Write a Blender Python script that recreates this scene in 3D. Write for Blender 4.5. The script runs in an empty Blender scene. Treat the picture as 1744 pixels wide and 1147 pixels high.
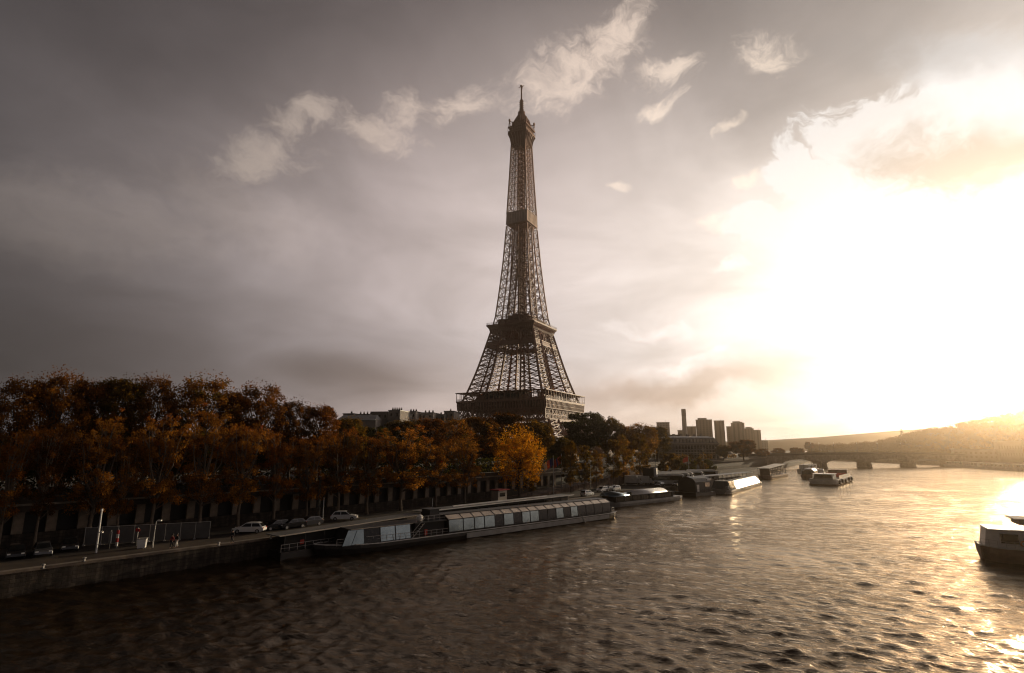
import bpy, math, random
import numpy as np
from math import radians as R, sin, cos, pi, sqrt, atan2, hypot
from mathutils import Vector, Matrix

sc = bpy.context.scene
COL = sc.collection

# ------------------------------------------------------------------ camera
CAM_H = 15.5
FPX = 950.0                       # focal length in pixels of the 1744 px wide photograph
PITCH = math.atan((760.0 - 573.5) / FPX)
cam_d = bpy.data.cameras.new('camera')
cam = bpy.data.objects.new('camera', cam_d)
COL.objects.link(cam)
cam.location = (0, 0, CAM_H)
cam.rotation_euler = (R(90) + PITCH, 0, 0)
cam_d.sensor_width = 36.0
cam_d.lens = 36.0 * FPX / 1744.0
cam_d.clip_start = 0.5
cam_d.clip_end = 8000
sc.camera = cam

# ------------------------------------------------------------------ view
sc.view_settings.view_transform = 'Standard'
sc.view_settings.look = 'None'
sc.view_settings.exposure = 0.0
sc.view_settings.gamma = 1.0
sc.render.engine = 'CYCLES'
sc.cycles.max_bounces = 6
sc.cycles.diffuse_bounces = 2
sc.cycles.glossy_bounces = 3
sc.cycles.transmission_bounces = 4
sc.cycles.transparent_max_bounces = 8
sc.cycles.volume_bounces = 0
sc.cycles.use_denoising = True
sc.cycles.filter_width = 1.15
sc.cycles.sample_clamp_indirect = 6.0

SUN_AZ, SUN_EL = R(44.0), R(8.5)  # azimuth to the right of +Y
SUN_DIR = Vector((sin(SUN_AZ) * cos(SUN_EL), cos(SUN_AZ) * cos(SUN_EL), sin(SUN_EL)))

# ------------------------------------------------------------------ node helper
class NT:
    def __init__(self, tree):
        self.t = tree; self.n = tree.nodes; self.l = tree.links
    def node(self, typ, **kw):
        n = self.n.new(typ)
        for k, v in kw.items(): setattr(n, k, v)
        return n
    def put(self, sock, v):
        if isinstance(v, bpy.types.NodeSocket): self.l.new(v, sock)
        elif v is not None: sock.default_value = v
    def math(self, op, a, b=None, c=None, clamp=False):
        n = self.node('ShaderNodeMath', operation=op, use_clamp=clamp)
        for i, v in enumerate((a, b, c)): self.put(n.inputs[i], v)
        return n.outputs[0]
    def vec(self, op, a, b=None):
        n = self.node('ShaderNodeVectorMath', operation=op)
        self.put(n.inputs[0], a); self.put(n.inputs[1], b)
        return n.outputs['Value'] if op in ('DOT_PRODUCT', 'LENGTH', 'DISTANCE') else n.outputs[0]
    def scale(self, a, s):
        n = self.node('ShaderNodeVectorMath', operation='SCALE')
        self.put(n.inputs[0], a); self.put(n.inputs['Scale'], s); return n.outputs[0]
    def noise(self, vec, scale, detail=4, rough=.55, dist=0.0, color=False):
        n = self.node('ShaderNodeTexNoise')
        self.put(n.inputs['Vector'], vec)
        n.inputs['Scale'].default_value = scale; n.inputs['Detail'].default_value = detail
        n.inputs['Roughness'].default_value = rough; n.inputs['Distortion'].default_value = dist
        return n.outputs['Color'] if color else n.outputs['Fac']
    def rng(self, v, a, b, c=0.0, d=1.0, smooth=False):
        n = self.node('ShaderNodeMapRange', interpolation_type='SMOOTHSTEP' if smooth else 'LINEAR')
        self.put(n.inputs['Value'], v)
        for k, x in zip(('From Min', 'From Max', 'To Min', 'To Max'), (a, b, c, d)): self.put(n.inputs[k], x)
        return n.outputs[0]
    def ramp(self, v, stops, mode='LINEAR'):
        n = self.node('ShaderNodeValToRGB'); n.color_ramp.interpolation = mode
        e = n.color_ramp.elements
        while len(e) < len(stops): e.new(0.5)
        for el, (p, c) in zip(e, stops):
            el.position = p; el.color = (c[0], c[1], c[2], 1) if len(c) == 3 else c
        self.put(n.inputs[0], v); return n.outputs[0]
    def mix(self, f, a, b, mode='MIX'):
        n = self.node('ShaderNodeMix', data_type='RGBA', blend_type=mode)
        self.put(n.inputs[0], f)
        for s, v in ((n.inputs[6], a), (n.inputs[7], b)):
            self.put(s, (v[0], v[1], v[2], 1) if isinstance(v, tuple) else v)
        return n.outputs[2]
    def sep(self, v):
        n = self.node('ShaderNodeSeparateXYZ'); self.put(n.inputs[0], v); return n.outputs
    def comb(self, x, y, z=0.0):
        n = self.node('ShaderNodeCombineXYZ')
        for i, v in enumerate((x, y, z)): self.put(n.inputs[i], v)
        return n.outputs[0]

# ------------------------------------------------------------------ world: Nishita sky under a broken evening cloud cover
def px_dir(px, py):               # direction of a point of the photographed sky as (azimuth, elevation)
    a = (px - 872) / FPX; b = (573.5 - py) / FPX
    c, s = cos(PITCH), sin(PITCH)
    v = Vector((a, c - b * s, s + b * c)).normalized()
    return atan2(v.x, v.y), math.asin(v.z)

world = bpy.data.worlds.new('World'); sc.world = world
world.use_nodes = True
W = NT(world.node_tree); W.n.clear()
dirv = W.node('ShaderNodeTexCoord').outputs['Generated']
sky = W.node('ShaderNodeTexSky', sky_type='NISHITA')
sky.sun_disc = False; sky.sun_elevation = SUN_EL; sky.sun_rotation = SUN_AZ
sky.air_density = 1.0; sky.dust_density = 3.0
sx, sy, sz = W.sep(dirv)
cosang = W.vec('DOT_PRODUCT', dirv, tuple(SUN_DIR))
ang = W.math('DIVIDE', W.math('ARCCOSINE', cosang), pi)          # 0..1 = 0..180 degrees
K = 6.0
def rc(deg, r, g, b): return (deg / 180.0, (r / K, g / K, b / K))
glow = W.ramp(ang, [rc(0, 6.0, 5.6, 5.1), rc(6, 3.0, 2.8, 2.55), rc(13, 1.5, 1.38, 1.24), rc(20, 1.13, 1.01, .91),
                    rc(29, .95, .82, .74), rc(42, .75, .625, .575), rc(57, .49, .402, .378), rc(72, .255, .212, .203),
                    rc(90, .105, .090, .088), rc(180, .028, .025, .027)])
base = W.scale(glow, K)
az = W.math('ARCTAN2', sx, sy); el = W.math('ARCSINE', sz)
P0 = W.comb(az, el)
wob = W.scale(W.vec('SUBTRACT', W.noise(dirv, 5.0, 5, .6, color=True), (.5, .5, .5)), .16)
P1 = W.vec('ADD', P0, wob)
wob2 = W.scale(W.vec('SUBTRACT', W.noise(dirv, 2.2, 3, .5, color=True), (.5, .5, .5)), .3)
P2 = W.vec('ADD', P0, wob2)
def blob(px, py, wx, wy, P, tilt=0.0):    # soft elliptical cloud mass, 1 in the middle and 0 at its rim
    a, e = px_dir(px, py)
    d = W.vec('SUBTRACT', P, (a, e, 0))
    if tilt:
        m = W.node('ShaderNodeVectorRotate', rotation_type='Z_AXIS'); W.put(m.inputs['Vector'], d)
        m.inputs['Angle'].default_value = R(tilt); d = m.outputs[0]
    d = W.vec('MULTIPLY', d, (FPX / wx, FPX / wy, 0))
    return W.rng(W.vec('LENGTH', d), 1.0, 0.0, 0, 1, True)
def union(bs):
    r = bs[0]
    for b in bs[1:]: r = W.math('MAXIMUM', r, b)
    return r
# the thick deck overhead
over = W.rng(sz, .33, .74, 1.0, .30, True)
uu = W.comb(W.math('DIVIDE', sx, W.math('ADD', sz, .22)), W.math('DIVIDE', sy, W.math('ADD', sz, .22)))
deckn = W.noise(uu, 1.5, 7, .55, .6)
base = W.scale(base, over)
strn = W.noise(W.vec('MULTIPLY', P2, (2.2, 7.0, 1)), 1.0, 9, .6, .7)
base = W.scale(base, W.rng(deckn, .25, .75, .72, 1.30))
base = W.scale(base, W.rng(strn, .30, .70, .91, 1.09))
base = W.scale(base, W.rng(sz, .64, .92, 1.0, .30, True))
# dark banks
dark = union([blob(100, 600, 600, 200, P2, -4), blob(560, 640, 330, 110, P2, 0)])
base = W.mix(W.math('MULTIPLY', dark, .80), base, W.scale(W.vec('MULTIPLY', base, (1.0, .92, .88)), .38))
band = W.math('MULTIPLY', blob(1160, 655, 260, 42, P1, -2), 1.4, clamp=True)
base = W.mix(W.math('MULTIPLY', band, .72), base, W.vec('MULTIPLY', base, (.58, .50, .46)))
topd = union([blob(380, 60, 520, 150, P2, 0), blob(1240, 10, 520, 110, P2, 10), blob(-150, 150, 400, 200, P2)])
base = W.mix(W.math('MULTIPLY', topd, .36), base, W.scale(base, .55))
# lit wisps and small cumulus
n_f = W.noise(uu, 7.0, 9, .62, .35)
n_h = W.noise(W.vec('MULTIPLY', P1, (19.0, 32.0, 1)), 1.0, 11, .70, .45)
def wisps(bs, lo, hi, gain):
    u_ = union(bs); gate = W.rng(u_, 0.0, .30, 0, 1, True)
    m = W.math('ADD', u_, W.math('MULTIPLY', W.math('MULTIPLY', W.math('SUBTRACT', n_h, .5), gain), gate))
    return W.rng(m, lo, hi, 0, 1, True)
w1 = wisps([blob(530, 200, 110, 48, P1, -26), blob(640, 220, 150, 58, P1, 10), blob(455, 268, 150, 56, P1, -14), blob(700, 180, 90, 60, P1),
            blob(800, 170, 170, 52, P1, -8), blob(960, 130, 200, 100, P1, -25), blob(1040, 60, 150, 70, P1, -30), blob(1130, 110, 110, 45, P1, 10),
            blob(1130, 172, 70, 30, P1), blob(1295, 105, 100, 50, P1, 8), blob(1065, 303, 42, 18, P1),
            blob(1242, 230, 45, 16, P1), blob(1272, 315, 52, 28, P1), blob(1230, 385, 85, 34, P1, 8)], .26, 1.25, 2.2)
cream = W.scale(W.vec('MULTIPLY', W.scale(glow, K), (1.0, .93, .82)), 1.25)
cream = W.vec('ADD', cream, (.17, .145, .115))
base = W.mix(W.math('MULTIPLY', w1, .66), base, cream)
w2 = wisps([blob(150, 385, 400, 110, P1, -6), blob(420, 360, 260, 100, P1, 14)], .25, 1.1, 1.2)
base = W.mix(W.math('MULTIPLY', w2, .55), base, W.vec('ADD', W.scale(base, 1.1), (.10, .075, .055)))
w4 = wisps([blob(1090, 545, 150, 26, P1, 8), blob(1240, 462, 60, 16, P1), blob(1160, 606, 170, 22, P1, -6)], .3, 1.2, 1.7)
base = W.mix(W.math('MULTIPLY', w4, .7), base, W.vec('ADD', W.scale(base, 1.25), (.12, .11, .1)))
veil = blob(1400, 175, 330, 150, P2, 24)
base = W.mix(W.math('MULTIPLY', veil, .75), base, W.vec('MULTIPLY', base, (.60, .60, .61)))
# the big backlit cumulus at the right: brownish middle, glowing rim
cum = union([blob(1610, 275, 260, 130, P1, 22), blob(1730, 240, 170, 110, P1), blob(1440, 330, 150, 85, P1, 28), blob(1300, 395, 110, 45, P1, 18), blob(1520, 205, 60, 45, P1)])
cumm = W.math('ADD', cum, W.math('MULTIPLY', W.math('MULTIPLY', W.math('SUBTRACT', n_h, .5), 1.15), W.rng(cum, 0, .25, 0, 1, True)))
rim = W.rng(cumm, .12, .30, 0, 1, True)
cb = union([blob(1630, 275, 230, 95, P1, 18), blob(1740, 240, 150, 90, P1)])
core = W.rng(W.math('ADD', cb, W.math('MULTIPLY', W.math('MULTIPLY', W.math('SUBTRACT', n_h, .5), 1.3), W.rng(cb, 0, .3, 0, 1, True))), .15, .95, 0, 1, True)
base = W.mix(W.math('MULTIPLY', rim, .75), base, (1.08, 1.02, .96))
base = W.mix(W.math('MULTIPLY', core, .85), base, (.60, .515, .44))
gap = wisps([blob(1690, 130, 230, 90, P1, 28)], .15, .9, .7)
base = W.mix(W.math('MULTIPLY', gap, .8), base, (1.05, 1.02, .99))
streak = wisps([blob(1560, 90, 300, 60, P1, 22)], .2, 1.0, .6)
base = W.mix(W.math('MULTIPLY', streak, .45), base, (.36, .33, .31))
base = W.mix(W.math('MULTIPLY', W.rng(sz, .66, .82, 0, 1, True), .6), base, W.scale(W.vec('MULTIPLY', base, (1.25, .98, .78)), .85))
warm = W.math('MULTIPLY', W.rng(sz, 0, .17, 1, 0, True), W.rng(cosang, .20, .85, 0, 1, True))
base = W.mix(W.math('MULTIPLY', warm, .60), base, W.vec('MULTIPLY', base, (1.08, .86, .64)))
below = W.rng(sz, -.03, 0.0, 0, 1)
base = W.mix(below, (.03, .026, .022), base)
base10 = W.scale(base, 10.0)
fin = W.mix(.96, sky.outputs[0], base10)
bg = W.node('ShaderNodeBackground'); W.put(bg.inputs['Color'], fin); bg.inputs['Strength'].default_value = 0.10
W.l.new(bg.outputs[0], W.node('ShaderNodeOutputWorld').inputs['Surface'])
world.cycles.sampling_method = 'MANUAL'; world.cycles.sample_map_resolution = 1024

# ------------------------------------------------------------------ sun
sl = bpy.data.lights.new('sun', 'SUN'); sl.energy = 5.0; sl.angle = R(0.5); sl.color = (1.0, .71, .42)
sun = bpy.data.objects.new('sun', sl); COL.objects.link(sun)
sun.rotation_euler = (-SUN_DIR).to_track_quat('-Z', 'Y').to_euler()
HAZE_DENSITY = 0.00027

# ------------------------------------------------------------------ mesh and object helpers
def at(px, py, z):                # ground point (at height z) seen at a pixel of the photograph
    a = (px - 872) / FPX; b = (573.5 - py) / FPX
    c, s = cos(PITCH), sin(PITCH)
    d = Vector((a, c - b * s, s + b * c)); k = (z - CAM_H) / d.z
    return Vector((d.x * k, d.y * k, z))
def atY(px, py, Y):               # point at distance Y seen at a pixel
    a = (px - 872) / FPX; b = (573.5 - py) / FPX
    c, s = cos(PITCH), sin(PITCH)
    d = Vector((a, c - b * s, s + b * c)); k = Y / d.y
    return Vector((d.x * k, Y, CAM_H + d.z * k))

QU = Vector((.64, .768)); QW = Vector((-.768, .64)); Q0 = Vector((-53.5, 61.9))
def st(s, t):                     # s metres along the quay, t metres inland
    p = Q0 + QU * s + QW * t
    return p.x, p.y
def poly_at(pl, s):
    for (a, b), (c, d) in zip(pl, pl[1:]):
        if s <= c: return b + (d - b) * (s - a) / (c - a)
    return pl[-1][1]
EDGE = [(-120, 0), (160, 0), (230, 5), (290, 15), (404, 30), (700, 70), (1100, 180)]     # quay edge t(s)
WALL = [(-120, 19), (20, 18), (60, 16.5), (110, 18), (160, 22), (230, 30), (290, 32), (404, 36), (700, 80), (1100, 190)]
def on_line(px, off, base=WALL):   # (s, t) where the sight line of column px meets the line t = base(s)+off
    lo, hi = -60, 420
    fx = lambda s: 872 + FPX * 0 + 0
    def colx(s):
        x, y = st(s, poly_at(base, s) + off); d = y * cos(PITCH) - 9.0 * sin(PITCH)
        return 872 + FPX * x / d
    for _ in range(50):
        m = (lo + hi) / 2
        if colx(m) < px: lo = m
        else: hi = m
    return lo, poly_at(base, lo) + off

class MB:
    def __init__(self): self.v = []; self.f = []; self.m = []; self.mi = 0; self.mat = None
    def add(self, vs, fs):
        n = len(self.v)
        if self.mat is not None: vs = [tuple(self.mat @ Vector(p)) for p in vs]
        self.v += [tuple(p) for p in vs]
        for f in fs: self.f.append(tuple(i + n for i in f)); self.m.append(self.mi)
        return self
    def box(self, cx, cy, cz, sx, sy, sz, rz=0, top=1.0):
        hx, hy, hz = sx / 2, sy / 2, sz / 2; c, s = cos(rz), sin(rz)
        vs = []
        for z, k in ((-hz, 1.0), (hz, top)):
            for x, y in ((-hx, -hy), (hx, -hy), (hx, hy), (-hx, hy)):
                vs.append((cx + (x * c - y * s) * k, cy + (x * s + y * c) * k, cz + z))
        return self.add(vs, [(3, 2, 1, 0), (4, 5, 6, 7), (0, 1, 5, 4), (1, 2, 6, 5), (2, 3, 7, 6), (3, 0, 4, 7)])
    def strut(self, a, b, w, h=None):
        a = Vector(a); b = Vector(b); d = b - a
        if d.length < 1e-6: return self
        d.normalize(); up = Vector((0, 0, 1)) if abs(d.z) < .98 else Vector((1, 0, 0))
        x = d.cross(up).normalized() * w / 2; y = x.cross(d).normalized() * (h or w) / 2
        vs = [a - x - y, a + x - y, a + x + y, a - x + y, b - x - y, b + x - y, b + x + y, b - x + y]
        return self.add(vs, [(0, 1, 5, 4), (1, 2, 6, 5), (2, 3, 7, 6), (3, 0, 4, 7), (3, 2, 1, 0), (4, 5, 6, 7)])
    def tube(self, pts, rad, n=6, cap=True):
        pts = [Vector(p) for p in pts]
        if not isinstance(rad, (list, tuple)): rad = [rad] * len(pts)
        vs = []; fs = []
        for i, p in enumerate(pts):
            d = (pts[min(i + 1, len(pts) - 1)] - pts[max(i - 1, 0)]).normalized()
            up = Vector((0, 0, 1)) if abs(d.z) < .95 else Vector((1, 0, 0))
            x = d.cross(up).normalized(); y = x.cross(d)
            for k in range(n):
                a = 2 * pi * k / n; vs.append(p + (x * cos(a) + y * sin(a)) * rad[i])
        for i in range(len(pts) - 1):
            for k in range(n):
                k2 = (k + 1) % n
                fs.append((i * n + k, i * n + k2, (i + 1) * n + k2, (i + 1) * n + k))
        if cap:
            fs.append(tuple(range(n - 1, -1, -1))); fs.append(tuple((len(pts) - 1) * n + k for k in range(n)))
        return self.add(vs, fs)
    def lathe(self, prof, n=16, cx=0, cy=0):
        vs = []; fs = []
        for r, z in prof:
            for k in range(n):
                a = 2 * pi * k / n; vs.append((cx + r * cos(a), cy + r * sin(a), z))
        for i in range(len(prof) - 1):
            for k in range(n):
                k2 = (k + 1) % n; fs.append((i * n + k, i * n + k2, (i + 1) * n + k2, (i + 1) * n + k))
        fs.append(tuple(range(n - 1, -1, -1))); fs.append(tuple((len(prof) - 1) * n + k for k in range(n)))
        return self.add(vs, fs)
    def rings(self, rings, caps=True, closed=True):
        n = len(rings[0]); vs = [p for r in rings for p in r]; fs = []
        for i in range(len(rings) - 1):
            for k in range(n if closed else n - 1):
                k2 = (k + 1) % n; fs.append((i * n + k, i * n + k2, (i + 1) * n + k2, (i + 1) * n + k))
        if caps:
            fs.append(tuple(range(n - 1, -1, -1))); fs.append(tuple((len(rings) - 1) * n + k for k in range(n)))
        return self.add(vs, fs)
    def quad(self, a, b, c, d): return self.add([a, b, c, d], [(0, 1, 2, 3)])
    def slab(self, a, b, c, d, th):          # quad with a thickness along its normal (towards the back)
        a, b, c, d = map(Vector, (a, b, c, d)); n = (b - a).cross(d - a).normalized() * th
        vs = [a, b, c, d, a - n, b - n, c - n, d - n]
        return self.add(vs, [(0, 1, 2, 3), (7, 6, 5, 4), (0, 4, 5, 1), (1, 5, 6, 2), (2, 6, 7, 3), (3, 7, 4, 0)])
    def xz(self, prof, y0, y1):              # profile in x,z extruded along y
        return self.rings([[(x, y0, z) for x, z in prof], [(x, y1, z) for x, z in prof]])
    def xy(self, prof, z0, z1):
        return self.rings([[(x, y, z0) for x, y in prof], [(x, y, z1) for x, y in prof]])
    def build(self, name, mat, parent=None, smooth=False):
        me = bpy.data.meshes.new(name)
        me.from_pydata(self.v, [], self.f)
        mats = mat if isinstance(mat, (list, tuple)) else [mat]
        for m in mats: me.materials.append(m)
        if len(mats) > 1: me.polygons.foreach_set('material_index', self.m)
        if smooth: me.polygons.foreach_set('use_smooth', [True] * len(me.polygons))
        me.update()
        o = bpy.data.objects.new(name, me); COL.objects.link(o)
        if parent: o.parent = parent
        return o

def tag(o, label, cat, group=None):
    o['label'] = label; o['category'] = cat
    if group: o['group'] = group
    return o
def thing(name, label, cat, loc=(0, 0, 0), rz=0.0, group=None):
    o = bpy.data.objects.new(name, None); COL.objects.link(o)
    o.empty_display_size = .5; o.location = loc; o.rotation_euler = (0, 0, rz)
    return tag(o, label, cat, group)
def dup(root, loc, rz, label, group=None, scale=None):
    r = root.copy(); COL.objects.link(r); r.location = loc; r.rotation_euler = (0, 0, rz); r['label'] = label
    if group: r['group'] = group
    if scale: r.scale = scale
    for ch in list(root.children):
        c = ch.copy(); COL.objects.link(c); c.parent = r
        for g in list(ch.children):
            d = g.copy(); COL.objects.link(d); d.parent = c
    return r
def struct(o): o['kind'] = 'structure'; return o
def stuff(o, label, cat): o['kind'] = 'stuff'; return tag(o, label, cat)
def npmesh(name, v, f, mat, parent=None, smooth=False):     # v (n,3), f (m,4)
    me = bpy.data.meshes.new(name)
    me.vertices.add(len(v)); me.vertices.foreach_set('co', np.asarray(v, np.float32).ravel())
    k = f.shape[1]
    me.loops.add(f.size); me.loops.foreach_set('vertex_index', f.astype(np.int32).ravel())
    me.polygons.add(len(f)); me.polygons.foreach_set('loop_start', np.arange(0, f.size, k, dtype=np.int32))
    if smooth: me.polygons.foreach_set('use_smooth', np.ones(len(f), bool))
    me.materials.append(mat); me.update(calc_edges=True); me.validate()
    o = bpy.data.objects.new(name, me); COL.objects.link(o)
    if parent: o.parent = parent
    return o

# ------------------------------------------------------------------ materials
def material(name, col, rough=.7, metal=0.0, var=.0, vscale=1.0, col2=None, bump=0.0, bscale=8.0, spec=.5, rnd=0.0, coat=0.0, detail=5):
    m = bpy.data.materials.new(name); m.use_nodes = True
    N = NT(m.node_tree); b = m.node_tree.nodes['Principled BSDF']
    b.inputs['Roughness'].default_value = rough; b.inputs['Metallic'].default_value = metal
    b.inputs['Specular IOR Level'].default_value = spec
    if coat: b.inputs['Coat Weight'].default_value = coat
    b.inputs['Base Color'].default_value = (*col, 1)
    oc = N.node('ShaderNodeTexCoord').outputs['Object']
    if var or col2:
        f = N.rng(N.noise(oc, vscale, detail, .6), .3, .7)
        c2 = col2 or tuple(c * (1 - var) for c in col)
        c1 = col if col2 else tuple(c * (1 + var * .6) for c in col)
        c = N.mix(f, c1, c2)
        if rnd:
            oi = N.node('ShaderNodeObjectInfo').outputs['Random']
            c = N.scale(c, N.rng(oi, 0, 1, 1 - rnd, 1 + rnd))
        N.put(b.inputs['Base Color'], c)
    if bump:
        bn = N.node('ShaderNodeBump'); bn.inputs['Strength'].default_value = bump; bn.inputs['Distance'].default_value = .05
        N.put(bn.inputs['Height'], N.noise(oc, bscale, 6, .6)); N.put(b.inputs['Normal'], bn.outputs[0])
    return m

def masonry(name, c1, c2, mortar, sc, ax=(.64, .768), bw=.9, rh=.42, rough=.9):
    m = bpy.data.materials.new(name); m.use_nodes = True
    N = NT(m.node_tree); b = m.node_tree.nodes['Principled BSDF']; b.inputs['Roughness'].default_value = rough; b.inputs['Specular IOR Level'].default_value = .3
    oc = N.node('ShaderNodeTexCoord').outputs['Object']; x, y, z = N.sep(oc)
    u = N.math('ADD', N.math('MULTIPLY', x, ax[0]), N.math('MULTIPLY', y, ax[1]))
    br = N.node('ShaderNodeTexBrick'); N.put(br.inputs['Vector'], N.comb(u, z, 0)); br.inputs['Scale'].default_value = sc
    br.inputs['Brick Width'].default_value = bw; br.inputs['Row Height'].default_value = rh; br.inputs['Mortar Size'].default_value = .022
    br.inputs['Color1'].default_value = (*c1, 1); br.inputs['Color2'].default_value = (*c2, 1); br.inputs['Mortar'].default_value = (*mortar, 1)
    st_ = N.noise(oc, .55, 6, .65, .6)
    c = N.mix(N.rng(st_, .36, .62), N.vec('MULTIPLY', br.outputs['Color'], (.28, .27, .27)), br.outputs['Color'])
    drip = N.rng(N.noise(N.comb(N.math('MULTIPLY', u, 1.3), N.math('MULTIPLY', z, .12), 0), 1.0, 4, .6), .45, .62, .45, 1)
    c = N.scale(c, drip)
    N.put(b.inputs['Base Color'], c)
    bn = N.node('ShaderNodeBump'); bn.inputs['Strength'].default_value = .6; bn.inputs['Distance'].default_value = .05
    N.put(bn.inputs['Height'], N.math('SUBTRACT', N.noise(oc, 3, 5, .6), N.math('MULTIPLY', br.outputs['Fac'], .8))); N.put(b.inputs['Normal'], bn.outputs[0])
    return m

def leaf_material(name, stops, trans=.5, tip=None, rnd=.25, patch=.35):
    m = bpy.data.materials.new(name); m.use_nodes = True
    N = NT(m.node_tree); N.n.clear()
    tc = N.node('ShaderNodeTexCoord')
    oc = tc.outputs['Object']
    oi = N.node('ShaderNodeObjectInfo').outputs['Random']
    shifted = N.vec('ADD', oc, N.scale((1, 1, 1), N.math('MULTIPLY', oi, 90)) if False else N.comb(N.math('MULTIPLY', oi, 90), 0, 0))
    f = N.noise(shifted, patch, 2, .5)
    g = N.noise(shifted, 3.7, 2, .7)
    k = N.math('ADD', N.math('MULTIPLY', f, .65), N.math('MULTIPLY', g, .35))
    k = N.math('ADD', k, N.math('MULTIPLY', N.math('SUBTRACT', oi, .5), rnd))
    c = N.ramp(N.rng(k, .30, .70), [(i / (len(stops) - 1), s) for i, s in enumerate(stops)])
    if tip:
        z = N.sep(tc.outputs['Generated'])[2]
        z = N.math('ADD', z, N.math('MULTIPLY', N.math('SUBTRACT', g, .5), .5))
        c = N.mix(N.rng(z, .84, 1.05), c, tip)
    d = N.node('ShaderNodeBsdfDiffuse'); t = N.node('ShaderNodeBsdfTranslucent')
    N.put(d.inputs[0], c); N.put(t.inputs[0], N.vec('MULTIPLY', c, (1.25, 1.05, .7)))
    mx = N.node('ShaderNodeMixShader'); mx.inputs[0].default_value = trans
    N.l.new(d.outputs[0], mx.inputs[1]); N.l.new(t.outputs[0], mx.inputs[2])
    N.l.new(mx.outputs[0], N.node('ShaderNodeOutputMaterial').inputs[0])
    return m

def facade_material(name, col, dark, fx, fz, wx=.5, wz=.55, rough=.8):   # rows of small far windows
    m = bpy.data.materials.new(name); m.use_nodes = True
    N = NT(m.node_tree); b = m.node_tree.nodes['Principled BSDF']; b.inputs['Roughness'].default_value = rough
    x, y, z = N.sep(N.node('ShaderNodeTexCoord').outputs['Object'])
    u = N.math('ADD', x, y)
    a = N.math('LESS_THAN', N.math('FRACT', N.math('MULTIPLY', u, fx)), wx)
    c = N.math('LESS_THAN', N.math('FRACT', N.math('MULTIPLY', z, fz)), wz)
    N.put(b.inputs['Base Color'], N.mix(N.math('MULTIPLY', a, c), col, dark))
    return m

M = {}
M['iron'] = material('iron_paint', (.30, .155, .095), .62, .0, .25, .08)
M['iron_shaded'] = material('shaded_iron_paint', (.24, .13, .082), .7, .0, .2, .2)  # shaded copy of the iron paint, shade put into the colour
M['iron_pale'] = material('pale_screen', (.66, .50, .40), .75, .0, .2, .3)
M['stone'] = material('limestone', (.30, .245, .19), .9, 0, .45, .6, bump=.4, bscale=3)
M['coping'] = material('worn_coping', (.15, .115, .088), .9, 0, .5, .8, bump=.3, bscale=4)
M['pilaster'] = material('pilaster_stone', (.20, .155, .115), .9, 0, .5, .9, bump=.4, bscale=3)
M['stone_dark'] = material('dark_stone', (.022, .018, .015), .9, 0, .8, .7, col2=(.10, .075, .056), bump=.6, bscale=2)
M['river_masonry'] = masonry('river_masonry', (.11, .085, .064), (.065, .05, .04), (.018, .015, .012), 1.0)
M['ramp_masonry'] = masonry('ramp_masonry', (.30, .19, .135), (.22, .14, .10), (.10, .07, .05), 1.4)
M['brick_wall'] = material('brown_masonry', (.26, .17, .12), .9, 0, .4, .35, bump=.4, bscale=3)
M['quay'] = material('quay_paving', (.055, .042, .033), .95, 0, .45, .25, bump=.2, bscale=6, spec=.15)
M['asphalt'] = material('asphalt', (.034, .028, .024), .95, 0, .35, .3, spec=.15)
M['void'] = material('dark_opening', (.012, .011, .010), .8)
M['earth'] = material('park_ground', (.04, .032, .02), .95, 0, .4, .05)
M['metal'] = material('galvanised_metal', (.42, .40, .38), .45, .6, .15, 3)
M['metal_dark'] = material('dark_metal', (.035, .033, .032), .5, .3, .2, 3)
M['white'] = material('white_paint', (.72, .70, .67), .4, 0, .12, 1.2, coat=.2)
M['white_hull'] = material('white_hull_paint', (.62, .60, .57), .35, 0, .3, .5)
M['grey_hull'] = material('grey_hull_paint', (.26, .25, .24), .45, 0, .35, .6)
M['black_hull'] = material('black_hull_paint', (.022, .02, .019), .4, 0, .4, .8)
M['brown_hull'] = material('oxide_hull_paint', (.16, .075, .042), .5, 0, .4, .8)
M['deck'] = material('deck_boards', (.13, .105, .085), .75, 0, .35, 1.5)
M['frame'] = material('dark_window_frame', (.03, .03, .03), .45, .2, .2, 3)
M['pane_pale'] = material('sky_mirroring_pane', (.235, .29, .305), .12, .92, .3, .35, bump=.25, bscale=.7)
M['pane_cream'] = material('cream_roof_pane', (.62, .53, .43), .25, .7, .25, .6)
M['pane_dark'] = material('dark_glass', (.010, .011, .011), .08, 0, .3, 1, spec=.3, bump=.2, bscale=.7)
M['red'] = material('red_paint', (.45, .035, .02), .5, 0, .2, 2)
M['red_seat'] = material('red_seats', (.55, .06, .03), .6, 0, .25, 2)
M['orange_boat'] = material('orange_lifebuoy', (.6, .16, .03), .6, 0, .2, 3)
M['tyre'] = material('tyre_rubber', (.018, .018, .018), .8)
M['roof_grey'] = material('zinc_roof', (.16, .155, .15), .5, .3, .25, .5)
M['plaster'] = material('pale_plaster', (.46, .40, .33), .9, 0, .2, .2)
M['plaster2'] = material('grey_plaster', (.25, .215, .185), .9, 0, .2, .2)
M['bark'] = material('tree_bark', (.06, .046, .034), .95, 0, .5, 1.4, bump=.6, bscale=7)
M['bark_pale'] = material('pale_limb_bark', (.115, .085, .06), .9, 0, .35, 1.2)
M['skin'] = material('skin', (.42, .25, .17), .6)
M['cloth_dark'] = material('dark_cloth', (.02, .02, .024), .9, 0, .2, 4)
M['cloth_red'] = material('red_cloth', (.22, .03, .025), .9, 0, .2, 4)
M['cloth_pale'] = material('pale_cloth', (.55, .52, .48), .9, 0, .15, 4)
M['hair'] = material('hair', (.025, .016, .01), .7)
M['lamp_lens'] = material('lamp_lens', (.8, .78, .72), .15, 0, .05, 4)
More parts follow.
